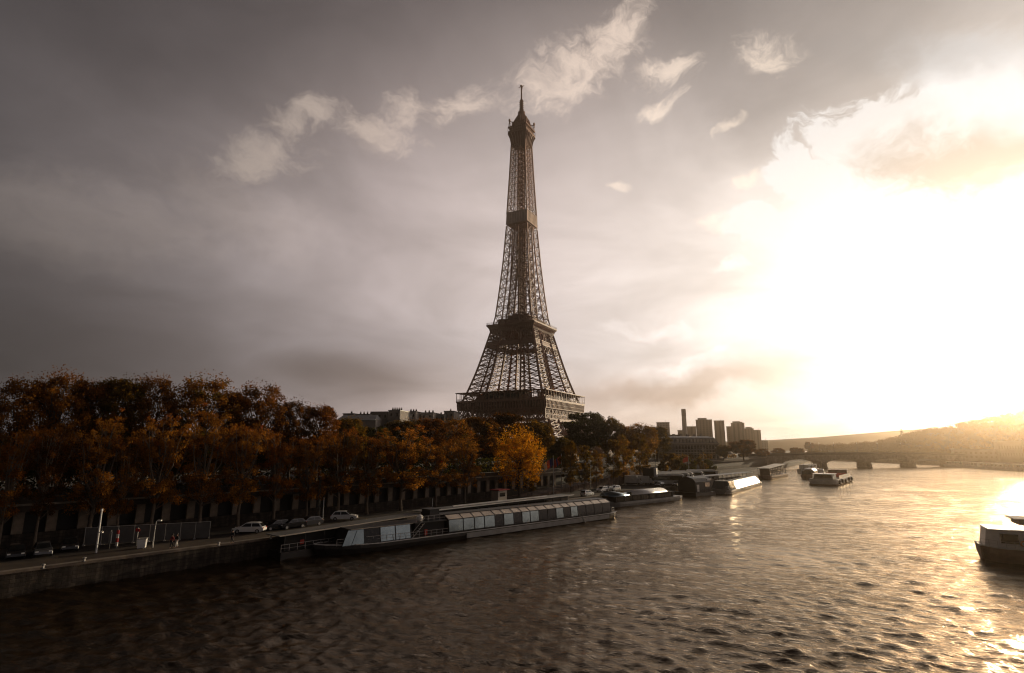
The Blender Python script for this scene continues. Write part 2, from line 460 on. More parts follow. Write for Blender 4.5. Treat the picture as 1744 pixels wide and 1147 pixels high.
M['fence'] = material('fence_panel', (.075, .07, .066), .75, 0, .3, 1)
M['flag_blue'] = material('blue_cloth', (.02, .035, .16), .8, 0, .2, 2)
M['flag_red'] = material('flag_red_cloth', (.55, .07, .035), .8, 0, .2, 2)
M['tarp'] = material('white_canvas', (.78, .74, .68), .8, 0, .1, 1)
M['sign_red'] = material('red_sign', (.4, .02, .02), .5)
L = {}
L['plane'] = leaf_material('autumn_plane_leaves', [(.035, .022, .007), (.10, .044, .010), (.19, .080, .015), (.25, .115, .022), (.075, .062, .014)])
L['rust'] = leaf_material('rust_leaves', [(.045, .022, .007), (.14, .056, .012), (.22, .082, .014), (.19, .10, .018)])
L['gold'] = leaf_material('gold_leaves', [(.075, .034, .009), (.21, .092, .018), (.32, .15, .028), (.16, .072, .015)], tip=(.24, .066, .014, 1))
L['yellow'] = leaf_material('yellow_leaves', [(.20, .085, .010), (.48, .22, .014), (.66, .36, .024), (.28, .17, .016)])
L['olive'] = leaf_material('olive_leaves', [(.030, .028, .008), (.085, .062, .012), (.16, .088, .014), (.07, .062, .014)])
L['woods'] = leaf_material('hillside_leaves', [(.07, .05, .016), (.12, .08, .02), (.15, .09, .02)], trans=.25, patch=.03)
L['green'] = leaf_material('dark_green_leaves', [(.018, .026, .008), (.045, .052, .014), (.075, .062, .014)])
L['ochre'] = leaf_material('ochre_leaves', [(.06, .042, .010), (.17, .095, .016), (.24, .125, .02), (.11, .078, .016)])

# ------------------------------------------------------------------ water
def water_material():
    m = bpy.data.materials.new('river_water'); m.use_nodes = True
    N = NT(m.node_tree); N.n.clear()
    g = N.node('ShaderNodeNewGeometry').outputs['Position']
    mp = N.vec('MULTIPLY', g, (1.0, 1.0, 0))
    r = N.node('ShaderNodeVectorRotate', rotation_type='Z_AXIS'); N.put(r.inputs['Vector'], mp); r.inputs['Angle'].default_value = R(25)
    q = N.vec('MULTIPLY', r.outputs[0], (.62, 1.0, 1))
    patch = N.rng(N.noise(q, .06, 4, .6, .8), .3, .7, .35, 1.4)
    h = N.math('ADD', N.math('MULTIPLY', N.noise(q, 1.1, 5, .70, .5), .62), N.math('MULTIPLY', N.noise(N.vec('MULTIPLY', q, (.6, 1, 1)), .30, 5, .66, .5), .9))
    h = N.math('ADD', h, N.math('MULTIPLY', N.noise(q, 3.6, 3, .65, .3), .17))
    h = N.math('MULTIPLY', h, patch)
    bn = N.node('ShaderNodeBump'); bn.inputs['Strength'].default_value = .58; bn.inputs['Distance'].default_value = .5
    N.put(bn.inputs['Height'], h); nrm = bn.outputs[0]
    df = N.node('ShaderNodeBsdfDiffuse'); df.inputs[0].default_value = (.015, .0095, .0055, 1); N.put(df.inputs['Normal'], nrm)
    gl = N.node('ShaderNodeBsdfGlossy'); gl.inputs['Color'].default_value = (1.0, .86, .68, 1); gl.inputs['Roughness'].default_value = .09; N.put(gl.inputs['Normal'], nrm)
    fr = N.node('ShaderNodeFresnel'); fr.inputs['IOR'].default_value = 1.40; N.put(fr.inputs['Normal'], nrm)
    mx = N.node('ShaderNodeMixShader'); N.put(mx.inputs[0], fr.outputs[0]); N.l.new(df.outputs[0], mx.inputs[1]); N.l.new(gl.outputs[0], mx.inputs[2])
    N.l.new(mx.outputs[0], N.node('ShaderNodeOutputMaterial').inputs[0])
    return m
def make_water():
    rng = np.random.default_rng(5)
    r = [16.0]
    while r[-1] < 1150: r.append(r[-1] * 1.0050 + .01)
    r = np.array(r); a = np.radians(np.linspace(-60, 64, 1150))
    rr, aa = np.meshgrid(r, a, indexing='ij')
    X = rr * np.sin(aa); Y = rr * np.cos(aa) - 6
    Z = np.zeros_like(X); dr = np.maximum(rr * .0050, rr * np.radians(124 / 1150))
    slow = np.sin(X * .061 + 1.3 * np.sin(Y * .043)) * np.sin(Y * .057 + 1.1 * np.sin(X * .037 + 2))
    for i in range(52):
        lam = .40 * (5.5 / .40) ** (i / 51.0) * rng.uniform(.9, 1.1)
        th = R(205) + rng.normal() * .7
        k = 2 * pi / lam; amp = .054 / k * (1.5 if lam < 1.3 else 1.0 if lam < 2.6 else .5)
        ph = k * (X * sin(th) + Y * cos(th)) + rng.uniform(0, 7) + .8 * np.sin(X * .11 * rng.uniform(.5, 1.5) + i) + .8 * np.sin(Y * .13 * rng.uniform(.5, 1.5) + 2 * i)
        fade = np.clip((lam / dr - 2.6) / 2.5, 0, 1)
        env = 1 + .55 * np.sin(X * rng.uniform(.02, .09) + i) * np.sin(Y * rng.uniform(.02, .09) + 3 * i)
        Z += amp * fade * env * (2 * ((np.sin(ph) + 1) / 2) ** 1.7 - .85)
    Z *= (1 + .35 * slow)
    nr, na = X.shape
    v = np.stack([X, Y, Z], -1).reshape(-1, 3)
    i = np.arange(nr - 1)[:, None] * na + np.arange(na - 1)[None, :]
    f = np.stack([i, i + na, i + na + 1, i + 1], -1).reshape(-1, 4)[:, ::-1]
    return struct(npmesh('river_water', v, f, water_material(), smooth=True))
make_water()

def sheet(name, pts_a, pts_b, za, zb, mat):     # strip between two polylines
    b = MB()
    for i in range(len(pts_a) - 1):
        b.quad((*pts_a[i], za), (*pts_a[i + 1], za), (*pts_b[i + 1], zb), (*pts_b[i], zb))
    return struct(b.build(name, mat))
SS = [-118, -60, -20, 0, 20, 40, 60, 85, 110, 135, 160, 195, 230, 260, 290, 345, 404, 550, 700, 1050]
edge = [st(s, poly_at(EDGE, s)) for s in SS]
wall = [st(s, poly_at(WALL, s)) for s in SS]
wallb = [st(s, poly_at(WALL, s) + 1.2) for s in SS]
inl = [st(s, poly_at(WALL, s) + (700 if s < 500 else 480)) for s in SS]
b = MB()                                             # river bed under everything
b.quad((-1250, -50, -1.6), (1250, -50, -1.6), (1250, 1640, -1.6), (-1250, 1640, -1.6))
struct(b.build('ground', M['earth']))
sheet('quay_pavement', [st(s, poly_at(EDGE, s) + .9) for s in SS], wallb, 2.5, 2.5, M['quay'])
sheet('quay_road', [st(s, poly_at(EDGE, s) + 6.5) for s in SS], [st(s, poly_at(WALL, s) - 3.5) for s in SS], 2.504, 2.504, M['asphalt'])
b = MB()
for i in range(len(SS) - 1):
    b.quad((*wallb[i], 7.5), (*wallb[i + 1], 7.5), (*inl[i + 1], 7.5), (*inl[i], 7.5))
struct(b.build('park_ground', M['earth']))
sheet('upper_road', [st(s, poly_at(WALL, s) + 22) for s in SS], [st(s, poly_at(WALL, s) + 36) for s in SS], 7.504, 7.504, M['asphalt'])

# quay edge: a masonry river wall with its coping
qw = thing('river_wall', 'low dark masonry river wall with pale coping along the quay edge', 'quay wall', (*edge[3], 0))
def seg_prism(mb, pa, pb, z0, z1, org):
    for i in range(len(pa) - 1):
        q = [pa[i], pa[i + 1], pb[i + 1], pb[i]]
        q = [(x - org[0], y - org[1]) for x, y in q]
        vs = [(x, y, z0) for x, y in q] + [(x, y, z1) for x, y in q]
        mb.add(vs, [(0, 1, 5, 4), (2, 3, 7, 6), (4, 5, 6, 7), (3, 2, 1, 0)])
b = MB(); seg_prism(b, [st(s, poly_at(EDGE, s) + .06) for s in SS], [st(s, poly_at(EDGE, s) + .9) for s in SS], -1.5, 2.28, edge[3])
b.build('wall_face', M['river_masonry'], qw)
b = MB(); seg_prism(b, [st(s, poly_at(EDGE, s)) for s in SS], [st(s, poly_at(EDGE, s) + .95) for s in SS], 2.28, 2.56, edge[3])
b.build('coping', M['coping'], qw)
# retaining wall with pilasters and dark openings
rw = thing('retaining_wall', 'long stone retaining wall with pilasters between dark openings below the trees', 'wall', (*wall[3], 2.5))
WO = wall[3]
SW = [-60, -30, -10, 0, 10, 20, 30, 40, 50, 60, 75, 90, 110, 135, 160, 195, 230, 290, 345, 404]
def wl(off): return [st(s, poly_at(WALL, s) + off) for s in SW]
b = MB(); seg_prism(b, wl(0), wl(.9), 0, 1.7, WO); b.build('plinth', M['river_masonry'], rw)
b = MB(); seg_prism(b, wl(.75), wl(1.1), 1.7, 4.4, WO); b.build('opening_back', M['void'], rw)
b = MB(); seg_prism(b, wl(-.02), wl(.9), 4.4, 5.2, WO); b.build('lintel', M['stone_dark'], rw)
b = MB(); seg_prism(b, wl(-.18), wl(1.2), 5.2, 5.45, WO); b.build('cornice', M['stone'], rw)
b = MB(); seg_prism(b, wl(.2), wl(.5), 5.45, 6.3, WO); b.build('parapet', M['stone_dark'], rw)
ppx = MB(); ppx.box(0, 0, 1.35, 1.15, .5, 2.7); pil0 = None
for k in range(44):
    s = -24 + k * 3.5; x, y = st(s, poly_at(WALL, s) + .12)
    if pil0 is None: o = pil0 = ppx.build('pilaster', M['pilaster'], rw)
    else: o = pil0.copy(); COL.objects.link(o); o.parent = rw
    o.location = (x - WO[0], y - WO[1], 1.7)
    d = Vector(st(s + 1, poly_at(WALL, s + 1))) - Vector(st(s, poly_at(WALL, s))); o.rotation_euler = (0, 0, atan2(d.y, d.x))

# ramp from the quay up to the street
rmp = thing('stone_ramp', 'sloping brown stone ramp with a railing rising from the quay to the street', 'ramp', (*st(108, 12), 2.5))
RO = st(108, 12)
sa, sb_ = 104, 190
b = MB(); rl = MB()
ns = 12
for i in range(ns):
    s0 = sa + (sb_ - sa) * i / ns; s1 = sa + (sb_ - sa) * (i + 1) / ns
    z0 = 5.0 * i / ns; z1 = 5.0 * (i + 1) / ns
    q = [st(s0, poly_at(WALL, s0) - 6), st(s1, poly_at(WALL, s1) - 6), st(s1, poly_at(WALL, s1) - .25), st(s0, poly_at(WALL, s0) - .25)]
    q = [(x - RO[0], y - RO[1]) for x, y in q]
    vs = [(*q[0], 0), (*q[1], 0), (*q[2], 0), (*q[3], 0), (*q[0], z0 + .05), (*q[1], z1 + .05), (*q[2], z1 + .05), (*q[3], z0 + .05)]
    b.add(vs, [(0, 1, 5, 4), (2, 3, 7, 6), (4, 5, 6, 7)] + ([(1, 2, 6, 5)] if i == ns - 1 else []))
    for h in (.55, 1.0): rl.strut((*q[0], z0 + h), (*q[1], z1 + h), .07)
    for k in (0, .33, .66):
        xx = q[0][0] + (q[1][0] - q[0][0]) * k; yy = q[0][1] + (q[1][1] - q[0][1]) * k; zz = z0 + (z1 - z0) * k
        rl.strut((xx, yy, zz), (xx, yy, zz + 1.03), .06)
b.build('ramp_body', M['ramp_masonry'], rmp); rl.build('railing', M['metal_dark'], rmp)

# ------------------------------------------------------------------ right bank, hills
RB = [(330, 1000), (350, 560), (352, 452), (347, 430), (338, 378), (262, 262), (170, 140), (60, -45)]
RBo = [(x + 420 if y > 300 else x + 500, y - 60 if y > 600 else y - (0 if y > 0 else 0)) for x, y in RB]
b = MB(); f_ = MB()
for i in range(len(RB) - 1):
    b.quad((*RB[i + 1], 3.2), (*RBo[i + 1], 3.2), (*RBo[i], 3.2), (*RB[i], 3.2))
    f_.quad((*RB[i + 1], -1.5), (*RB[i + 1], 3.2), (*RB[i], 3.2), (*RB[i], -1.5))
struct(b.build('right_bank', M['earth']))
f_.mat = None
tag(f_.build('river_wall', M['stone']), 'hazy stone river wall along the far right bank', 'quay wall')

HP = [(1376, 759, 760), (1440, 757, 720), (1493, 753, 690), (1526, 746, 665), (1567, 733, 640), (1627, 721, 600), (1680, 711, 560), (1742, 696, 525), (1850, 680, 480), (2000, 660, 440), (2250, 650, 380)]
hv = []; nrow = 9
hrid = []
for px, py, Y in HP:
    p = atY(px, py, Y); hrid.append(p)
    d = Vector((p.x, p.y)).normalized()
    for k in range(nrow):
        u = k / (nrow - 1)
        if u < .55: w = u / .55; off = -85 * (1 - w); z = 3.3 + (p.z - 5 - 3.3) * (3 * w * w - 2 * w ** 3) ** .8
        else: w = (u - .55) / .45; off = 260 * w; z = 3.3 + (p.z - 5 - 3.3) * (1 - w * w)
        hv.append((p.x + d.x * off, p.y + d.y * off, z))
hf = []
for i in range(len(HP) - 1):
    for k in range(nrow - 1):
        a = i * nrow + k; hf.append((a, a + nrow, a + nrow + 1, a + 1))
b = MB(); b.add(hv, hf); struct(b.build('wooded_hill', M['earth'], smooth=True))
# far hills that close the valley
b = MB()
fh = [(-1100, 40), (-500, 34), (60, 26), (330, 24), (520, 26), (700, 31), (860, 40), (1100, 60), (1240, 66)]
fv = []
for x, z in fh:
    fv += [(x, 1500, 2), (x, 1535, z * .75), (x, 1570, z), (x, 1630, z * .6)]
b.add(fv, [(i * 4 + k, i * 4 + 4 + k, i * 4 + 5 + k, i * 4 + 1 + k) for i in range(len(fh) - 1) for k in range(3)])
struct(b.build('far_hills', M['earth'], smooth=True))

# ------------------------------------------------------------------ stone arch bridge
BA = Vector((158, 391)); BB = Vector((356, 453.5)); BL = (BB - BA).length; BD = (BB - BA) / BL
def bridge_u(px, z=4):
    lo, hi = 0, BL
    for _ in range(40):
        m = (lo + hi) / 2; p = BA + BD * m; d = p.y * cos(PITCH) + (z - CAM_H) * sin(PITCH)
        if 872 + FPX * p.x / d < px: lo = m
        else: hi = m
    return lo
br = thing('arch_bridge', 'long low stone bridge of shallow arches crossing the river in the sun haze', 'bridge', (BA.x, BA.y, 0), atan2(BD.y, BD.x))
pu = [bridge_u(p) for p in (1320, 1396, 1471, 1545, 1612)] + [BL - 4]
HW = 4.2
def arch_z(u):
    for a, c in zip(pu, pu[1:]):
        if a + 2 <= u <= c - 2:
            k = (u - (a + c) / 2) / ((c - a) / 2 - 2); return 2.9 + 3.4 * sqrt(max(0, 1 - k * k * .985))
    return 1.2
us = sorted(set([0, BL] + [a + (c - a) * k / 24 for a, c in zip(pu, pu[1:]) for k in range(25)] + [p + e for p in pu for e in (-2.02, -1.98, 1.98, 2.02)]))
us = [u for u in us if 0 <= u <= BL]
deck_top = lambda u: 8.6 + .9 * (1 - ((u - BL / 2) / (BL / 2)) ** 2)
b = MB(); b.rings([[(u, -HW, arch_z(u)), (u, -HW, deck_top(u)), (u, HW, deck_top(u)), (u, HW, arch_z(u))] for u in us]); b.build('arches', M['stone'], br)
ue = [BL * k / 24 for k in range(25)]
b = MB(); b.rings([[(u, -HW - .45, deck_top(u)), (u, -HW - .45, deck_top(u) + .45), (u, HW + .45, deck_top(u) + .45), (u, HW + .45, deck_top(u))] for u in ue]); b.build('deck', M['stone_dark'], br)
for y in (-HW - .3, HW + .0):
    b = MB(); b.rings([[(u, y, deck_top(u) + .45), (u, y, deck_top(u) + 1.5), (u, y + .3, deck_top(u) + 1.5), (u, y + .3, deck_top(u) + .45)] for u in ue]); b.build('parapet', M['stone_dark'], br)
for p in pu[1:-1]:
    b = MB()
    b.xy([(p - 1.9, -HW), (p, -HW - 2.2), (p + 1.9, -HW), (p + 1.9, HW), (p, HW + 2.2), (p - 1.9, HW)], -1.5, 2.9)
    b.xy([(p - 2.3, -HW), (p, -HW - 2.7), (p + 2.3, -HW), (p + 2.3, HW), (p, HW + 2.7), (p - 2.3, HW)], -1.5, .7)
    b.xy([(p - 1.2, -HW - .3), (p, -HW - 1.3), (p + 1.2, -HW - .3), (p + 1.2, -HW - .02), (p - 1.2, -HW - .02)], 2.9, 4.2)
    b.build('pier', M['stone'], br)

bol0 = None
for px, py, lab in [(73, 969, 'small iron mooring bollard on the quay edge, leftmost'), (143, 957, 'small iron mooring bollard on the quay edge below the white mast'), (372, 930, 'small iron mooring bollard on the quay edge left of the lone walker'), (461, 919, 'small iron mooring bollard on the quay edge beside the landing stage')]:
    p = at(px, py, 2.56)
    if bol0 is None:
        bol0 = thing('mooring_bollard', lab, 'bollard', (p.x, p.y, 2.56), 0, 'mooring bollards on the quay edge')
        b = MB(); b.lathe([(.16, 0), (.11, .08), (.10, .32), (.19, .38), (.19, .46), (.08, .5)], 12); b.build('post', M['metal'], bol0)
        b = MB(); b.lathe([(.24, 0), (.24, .05)], 12); b.build('base_plate', M['metal_dark'], bol0)
    else: dup(bol0, (p.x, p.y, 2.56), 0, lab)

# ------------------------------------------------------------------ the iron lattice tower
TZ = 7.5                                                     # ground level under it
tw = thing('lattice_tower', 'tall brown iron lattice tower with three platforms rising over the autumn trees', 'tower', (7.94, 420, TZ), R(-28.32))
PROF = [(7.5, 108), (20, 92), (34, 76.5), (45, 66.5), (55.6, 58.7), (70, 50.0), (84.4, 42.8), (99, 35.8), (110.6, 30.6), (130.7, 26.4), (154.6, 22.2), (186, 18.1), (198, 17.5), (229.5, 14.6), (257, 12.5)]
def SZ(z):
    for (a, p), (c, q) in zip(PROF, PROF[1:]):
        if z <= c: return p + (q - p) * (z - a) / (c - a)
    return PROF[-1][1]
def lattice(mb, a, b_, c, d, n, w, fan=False, mid=False):     # X panel between a-b (bottom) and d-c (top)
    a, b_, c, d = map(Vector, (a, b_, c, d))
    for i in range(n):
        p0, p1 = a.lerp(b_, i / n), a.lerp(b_, (i + 1) / n); q0, q1 = d.lerp(c, i / n), d.lerp(c, (i + 1) / n)
        mb.strut(p0, q1, w); mb.strut(p1, q0, w)
        if mid: mb.strut((p0 + p1) / 2, (q0 + q1) / 2, w * .7)
    if fan:
        m = (a + b_ + c + d) / 4
        for t in (.25, .75):
            mb.strut(a.lerp(d, t), m, w * .55); mb.strut(b_.lerp(c, t), m, w * .55)
            mb.strut(a.lerp(b_, t), m, w * .55)
def make_leg(name, sx, sy, zs, wf, chord, brace, fan=False):
    mb = MB()
    def cor(z):
        o = SZ(z) / 2; w = wf(z); i = o - w; Z = z - TZ
        return [Vector((sx * o, sy * o, Z)), Vector((sx * i, sy * o, Z)), Vector((sx * i, sy * i, Z)), Vector((sx * o, sy * i, Z))]
    for z0, z1 in zip(zs, zs[1:]):
        A, B = cor(z0), cor(z1)
        for k in range(4):
            k2 = (k + 1) % 4
            mb.strut(A[k], B[k], chord)
            mb.strut(A[k], A[k2], brace * 1.25); mb.strut(B[k], B[k2], brace * 1.25)
            ns = 2 if not fan else 1
            C = [A[k].lerp(B[k], .5), A[k2].lerp(B[k2], .5)]
            if fan:
                lattice(mb, A[k], A[k2], B[k2], B[k], 1, brace, True)
            else:
                lattice(mb, A[k], A[k2], C[1], C[0], 1, brace); lattice(mb, C[0], C[1], B[k2], B[k], 1, brace)
                mb.strut(C[0], C[1], brace); mb.strut((A[k] + A[k2]) / 2, (B[k] + B[k2]) / 2, brace * .8)
        mb.strut(A[0], A[2], brace); mb.strut(A[1], A[3], brace)
    return mb.build(name, M['iron'], tw)
SGN = [(-1, -1), (1, -1), (1, 1), (-1, 1)]
for sx, sy in SGN:
    make_leg('lower_leg', sx, sy, [7.5, 17, 26, 33], lambda z: 18.5 - (z - 7.5) * .10, 1.2, .55)
    make_leg('middle_leg', sx, sy, [46, 53, 60, 67, 74, 81, 88, 94, 99.5], lambda z: SZ(z) * .272, 1.3, .36)
zs_c = [105.5 + k * 80.5 / 11 for k in range(12)]
for sx, sy in SGN:
    make_leg('upper_leg', sx, sy, zs_c, lambda z: SZ(z) * (.315 + .12 * (z - 105) / 81), .8, .31, True)
# elevator core
mb = MB()
for z in range(53, 184, 4):
    h = 2.4 if z > 104 else 3.2; Z = z - TZ
    if 90 < z < 104: continue
    for (x0, y0), (x1, y1) in zip([(-h, -h), (h, -h), (h, h), (-h, h)], [(h, -h), (h, h), (-h, h), (-h, -h)]):
        if z > 104:
            mb.strut((x0, y0, Z), (x0, y0, Z + 4), .5); mb.strut((x0, y0, Z), (x1, y1, Z + 4), .3); mb.strut((x1, y1, Z), (x0, y0, Z + 4), .3)
            mb.strut((x0, y0, Z), (x1, y1, Z), .5); mb.strut(((x0 + x1) / 2, (y0 + y1) / 2, Z), ((x0 + x1) / 2, (y0 + y1) / 2, Z + 4), 1.3)
for z in (112, 121, 131, 143, 156, 168, 178): mb.box(0, 0, z - TZ, 4.6, 4.6, 2.2)
mb.build('elevator_core', M['iron'], tw)

# first platform
def ring_box(mb, S0, S1, z0, z1, n=None):                     # square ring band, outer half sizes at bottom and top
    a, c = S0 / 2, S1 / 2; t = 1.2
    z0 -= TZ; z1 -= TZ
    o0 = [(-a, -a, z0), (a, -a, z0), (a, a, z0), (-a, a, z0)]; o1 = [(-c, -c, z1), (c, -c, z1), (c, c, z1), (-c, c, z1)]
    i0 = [(-a + t, -a + t, z0), (a - t, -a + t, z0), (a - t, a - t, z0), (-a + t, a - t, z0)]; i1 = [(-c + t, -c + t, z1), (c - t, -c + t, z1), (c - t, c - t, z1), (-c + t, c - t, z1)]
    for k in range(4):
        j = (k + 1) % 4
        mb.quad(o0[k], o0[j], o1[j], o1[k]); mb.quad(i0[j], i0[k], i1[k], i1[j]); mb.quad(o1[k], o1[j], i1[j], i1[k]); mb.quad(o0[j], o0[k], i0[k], i0[j])
def sides(fn):                                               # run fn(rot) for the four faces
    for k in range(4): fn(Matrix.Rotation(k * pi / 2, 4, 'Z'))
fp = MB(); ring_box(fp, 71.6, 71.6, 45.9, 47.2)
fp.box(0, 0, 46.5 - TZ, 69, 69, .5)
first = fp.build('first_platform', M['iron'], tw)
mb = MB(); ring_box(mb, 67.2, 67.4, 40.7, 45.8)                # console arcade, set back, its shade put into the darker iron colour
first_ar = mb.build('console_wall', M['iron_shaded'], first)
mb = MB()
def ribs(rot):
    mb.mat = rot
    for k in range(33):
        x = -34.4 + k * 2.15
        mb.add([(x - .38, -34.5, 40.6 - TZ), (x + .38, -34.5, 40.6 - TZ), (x + .38, -34.5, 45.85 - TZ), (x - .38, -34.5, 45.85 - TZ),
                (x - .38, -35.4, 40.6 - TZ), (x + .38, -35.4, 40.6 - TZ), (x + .38, -35.95, 45.9 - TZ), (x - .38, -35.95, 45.9 - TZ)],
               [(4, 5, 6, 7), (0, 4, 7, 3), (5, 1, 2, 6), (0, 1, 5, 4)])
def cfr(rot):
    mb.mat = rot; mb.box(0, -34.9, 40.75 - TZ, 70.4, 1.0, .5); mb.box(0, -35.4, 43.3 - TZ, 70.6, .35, .3)
sides(ribs); sides(cfr); mb.mat = None; mb.build('console_ribs', M['iron'], first)
mb = MB()                                                    # trellis girder
def trel(rot):
    mb.mat = rot
    y = -34.2
    for z0, z1, n, w in ((36.9, 40.5, 22, .38), (34.0, 36.6, 30, .32)):
        lattice(mb, (-34.3, y, z0 - TZ), (34.3, y, z0 - TZ), (34.3, y, z1 - TZ), (-34.3, y, z1 - TZ), n, w)
        for k in range(n // 2 + 1):
            x = -34.3 + 68.6 * k / (n // 2); mb.strut((x, y, z0 - TZ), (x, y, z1 - TZ), w * 1.2)
    mb.box(0, y, 36.75 - TZ, 68.8, .7, .5); mb.box(0, y, 40.5 - TZ, 69.0, .8, .5); mb.box(0, y, 33.0 - TZ, 69.4, 1.0, 2.0)
    for x in (-34.3, 34.3, -22.5, 22.5): mb.strut((x, y, 32 - TZ), (x, y, 40.5 - TZ), 1.0)
    # second girder, inner face
    lattice(mb, (-30, -27, 34 - TZ), (30, -27, 34 - TZ), (30, -27, 40.5 - TZ), (-30, -27, 40.5 - TZ), 10, .5)
sides(trel); mb.mat = None; mb.build('trellis_girder', M['iron'], first)
mb = MB(); ring_box(mb, 72.4, 72.4, 52.6, 53.2)
def vroof(rot):
    mb.mat = rot; mb.quad((-36, -36, 53.0 - TZ), (36, -36, 53.0 - TZ), (27, -27, 53.4 - TZ), (-27, -27, 53.4 - TZ))
    mb.quad((-27, -27, 52.95 - TZ), (27, -27, 52.95 - TZ), (36, -36, 52.55 - TZ), (-36, -36, 52.55 - TZ))
sides(vroof); mb.mat = None; mb.build('gallery_roof', M['iron'], first)
mb = MB()
def cols(rot):
    mb.mat = rot
    for k in range(17):
        x = -35.5 + k * 71 / 16; mb.strut((x, -35.5, 47.2 - TZ), (x, -35.5, 52.6 - TZ), .34)
    for z in (47.9, 48.4): mb.strut((-35.6, -35.6, z - TZ), (35.6, -35.6, z - TZ), .14)
sides(cols); mb.mat = None; mb.build('gallery_columns', M['iron'], first)
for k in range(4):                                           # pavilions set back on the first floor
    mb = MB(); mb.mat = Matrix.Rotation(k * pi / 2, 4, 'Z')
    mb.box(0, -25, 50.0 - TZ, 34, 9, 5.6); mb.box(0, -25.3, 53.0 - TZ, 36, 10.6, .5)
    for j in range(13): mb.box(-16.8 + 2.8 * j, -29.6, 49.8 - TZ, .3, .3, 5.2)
    p = mb.build('pavilion', M['iron_shaded'], first)
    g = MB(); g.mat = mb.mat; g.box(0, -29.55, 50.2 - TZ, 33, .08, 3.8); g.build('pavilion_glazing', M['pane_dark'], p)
# four decorative arches
for k in range(4):
    mb = MB(); mb.mat = Matrix.Rotation(k * pi / 2, 4, 'Z')
    Rr = 28.6; prev = None; zc = 3.2
    for i in range(49):
        a = pi * (i / 48) * 1.04 - pi * .02; x, z = cos(a), sin(a)
        fy = lambda zz: -SZ(max(7.6, zz)) / 2 + .9
        P_ = lambda r: Vector((r * x, fy(zc + r * z), zc + r * z - TZ))
        o, n = P_(Rr), P_(Rr - 3.0); o2 = o + Vector((0, 2.6, 0)); n2 = n + Vector((0, 2.6, 0))
        if prev:
            mb.strut(prev[0], o, 1.5); mb.strut(prev[1], n, 1.3); mb.strut(prev[2], o2, .7); mb.strut(prev[3], n2, .6)
            mb.strut(prev[0], n, .25); mb.strut(prev[1], o, .25); mb.strut(o, o2, .3)
        mb.strut(o, n, .4); prev = (o, n, o2, n2)
        if 6 <= i <= 42 and i % 2 == 0 and abs(x) > .12:
            q = P_(Rr * 1.16); q.z = min(q.z, 32.2 - TZ); mb.strut(o, q, .4)
    mb.mat and None
    mb.build('decorative_arch', M['iron'], tw)

# girders under the second platform, the platform itself
mb = MB()
def gird(rot):
    mb.mat = rot
    for z0, z1, n, w in ((91.8, 98.6, 8, .38), (83.5, 88.6, 6, .34)):
        a, c = SZ(z0) / 2, SZ(z1) / 2
        lattice(mb, (-a, -a, z0 - TZ), (a, -a, z0 - TZ), (c, -c, z1 - TZ), (-c, -c, z1 - TZ), n, w, False, True)
        for k in range(7): mb.strut((-a + 2 * a * k / 6, -a, z0 - TZ), (-c + 2 * c * k / 6, -c, z1 - TZ), .5)
    a, c = SZ(88.6) / 2 + .1, SZ(91.8) / 2 + .1
    mb.quad((-a, -a, 88.6 - TZ), (a, -a, 88.6 - TZ), (c, -c, 91.8 - TZ), (-c, -c, 91.8 - TZ))
    mb.strut((-a, -a, 88.6 - TZ), (a, -a, 88.6 - TZ), .6); mb.strut((-c, -c, 91.8 - TZ), (c, -c, 91.8 - TZ), .6)
    mb.strut((-a, -a, 83.5 - TZ), (a, -a, 83.5 - TZ), .4)
sides(gird); mb.mat = None; mb.build('trellis_girder', M['iron'], tw)
mb = MB(); ring_box(mb, 35.6, 36.6, 98.6, 101.6); ring_box(mb, 36.6, 40.2, 101.6, 104.0); ring_box(mb, 40.4, 40.4, 104.0, 105.1)
mb.box(0, 0, 104.4 - TZ, 39, 39, .4); mb.box(0, 0, 98.9 - TZ, 35, 35, .3)
second = mb.build('second_platform', M['iron'], tw)
mb = MB()
def ribs2(rot):
    mb.mat = rot
    for k in range(21):
        x = -17.6 + k * 1.76
        mb.add([(x - .22, -17.8, 98.8 - TZ), (x + .22, -17.8, 98.8 - TZ), (x + .22, -20.2, 104 - TZ), (x - .22, -20.2, 104 - TZ), (x - .22, -18.3, 98.8 - TZ), (x + .22, -18.3, 98.8 - TZ), (x + .22, -18.75, 101.4 - TZ), (x - .22, -18.75, 101.4 - TZ), (x - .22, -20.35, 104 - TZ), (x + .22, -20.35, 104 - TZ)],
               [(4, 5, 6, 7), (7, 6, 9, 8), (0, 4, 7), (0, 7, 3), (3, 7, 8), (1, 6, 5), (1, 2, 6), (2, 9, 6)])
sides(ribs2); mb.mat = None; mb.build('console_ribs', M['iron'], second)
mb = MB()
def rail2(rot):
    mb.mat = rot
    for z in (105.8, 106.5): mb.strut((-20, -20, z - TZ), (20, -20, z - TZ), .14)
    for k in range(21): mb.strut((-20 + 2 * k, -20, 105.1 - TZ), (-20 + 2 * k, -20, 106.6 - TZ), .12)
sides(rail2); mb.mat = None; mb.build('railing', M['iron'], second)
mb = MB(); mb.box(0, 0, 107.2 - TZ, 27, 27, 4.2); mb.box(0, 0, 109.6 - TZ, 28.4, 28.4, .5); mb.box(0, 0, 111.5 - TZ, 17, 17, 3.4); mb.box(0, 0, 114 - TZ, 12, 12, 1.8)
mb.build('pavilion', M['iron_shaded'], second)
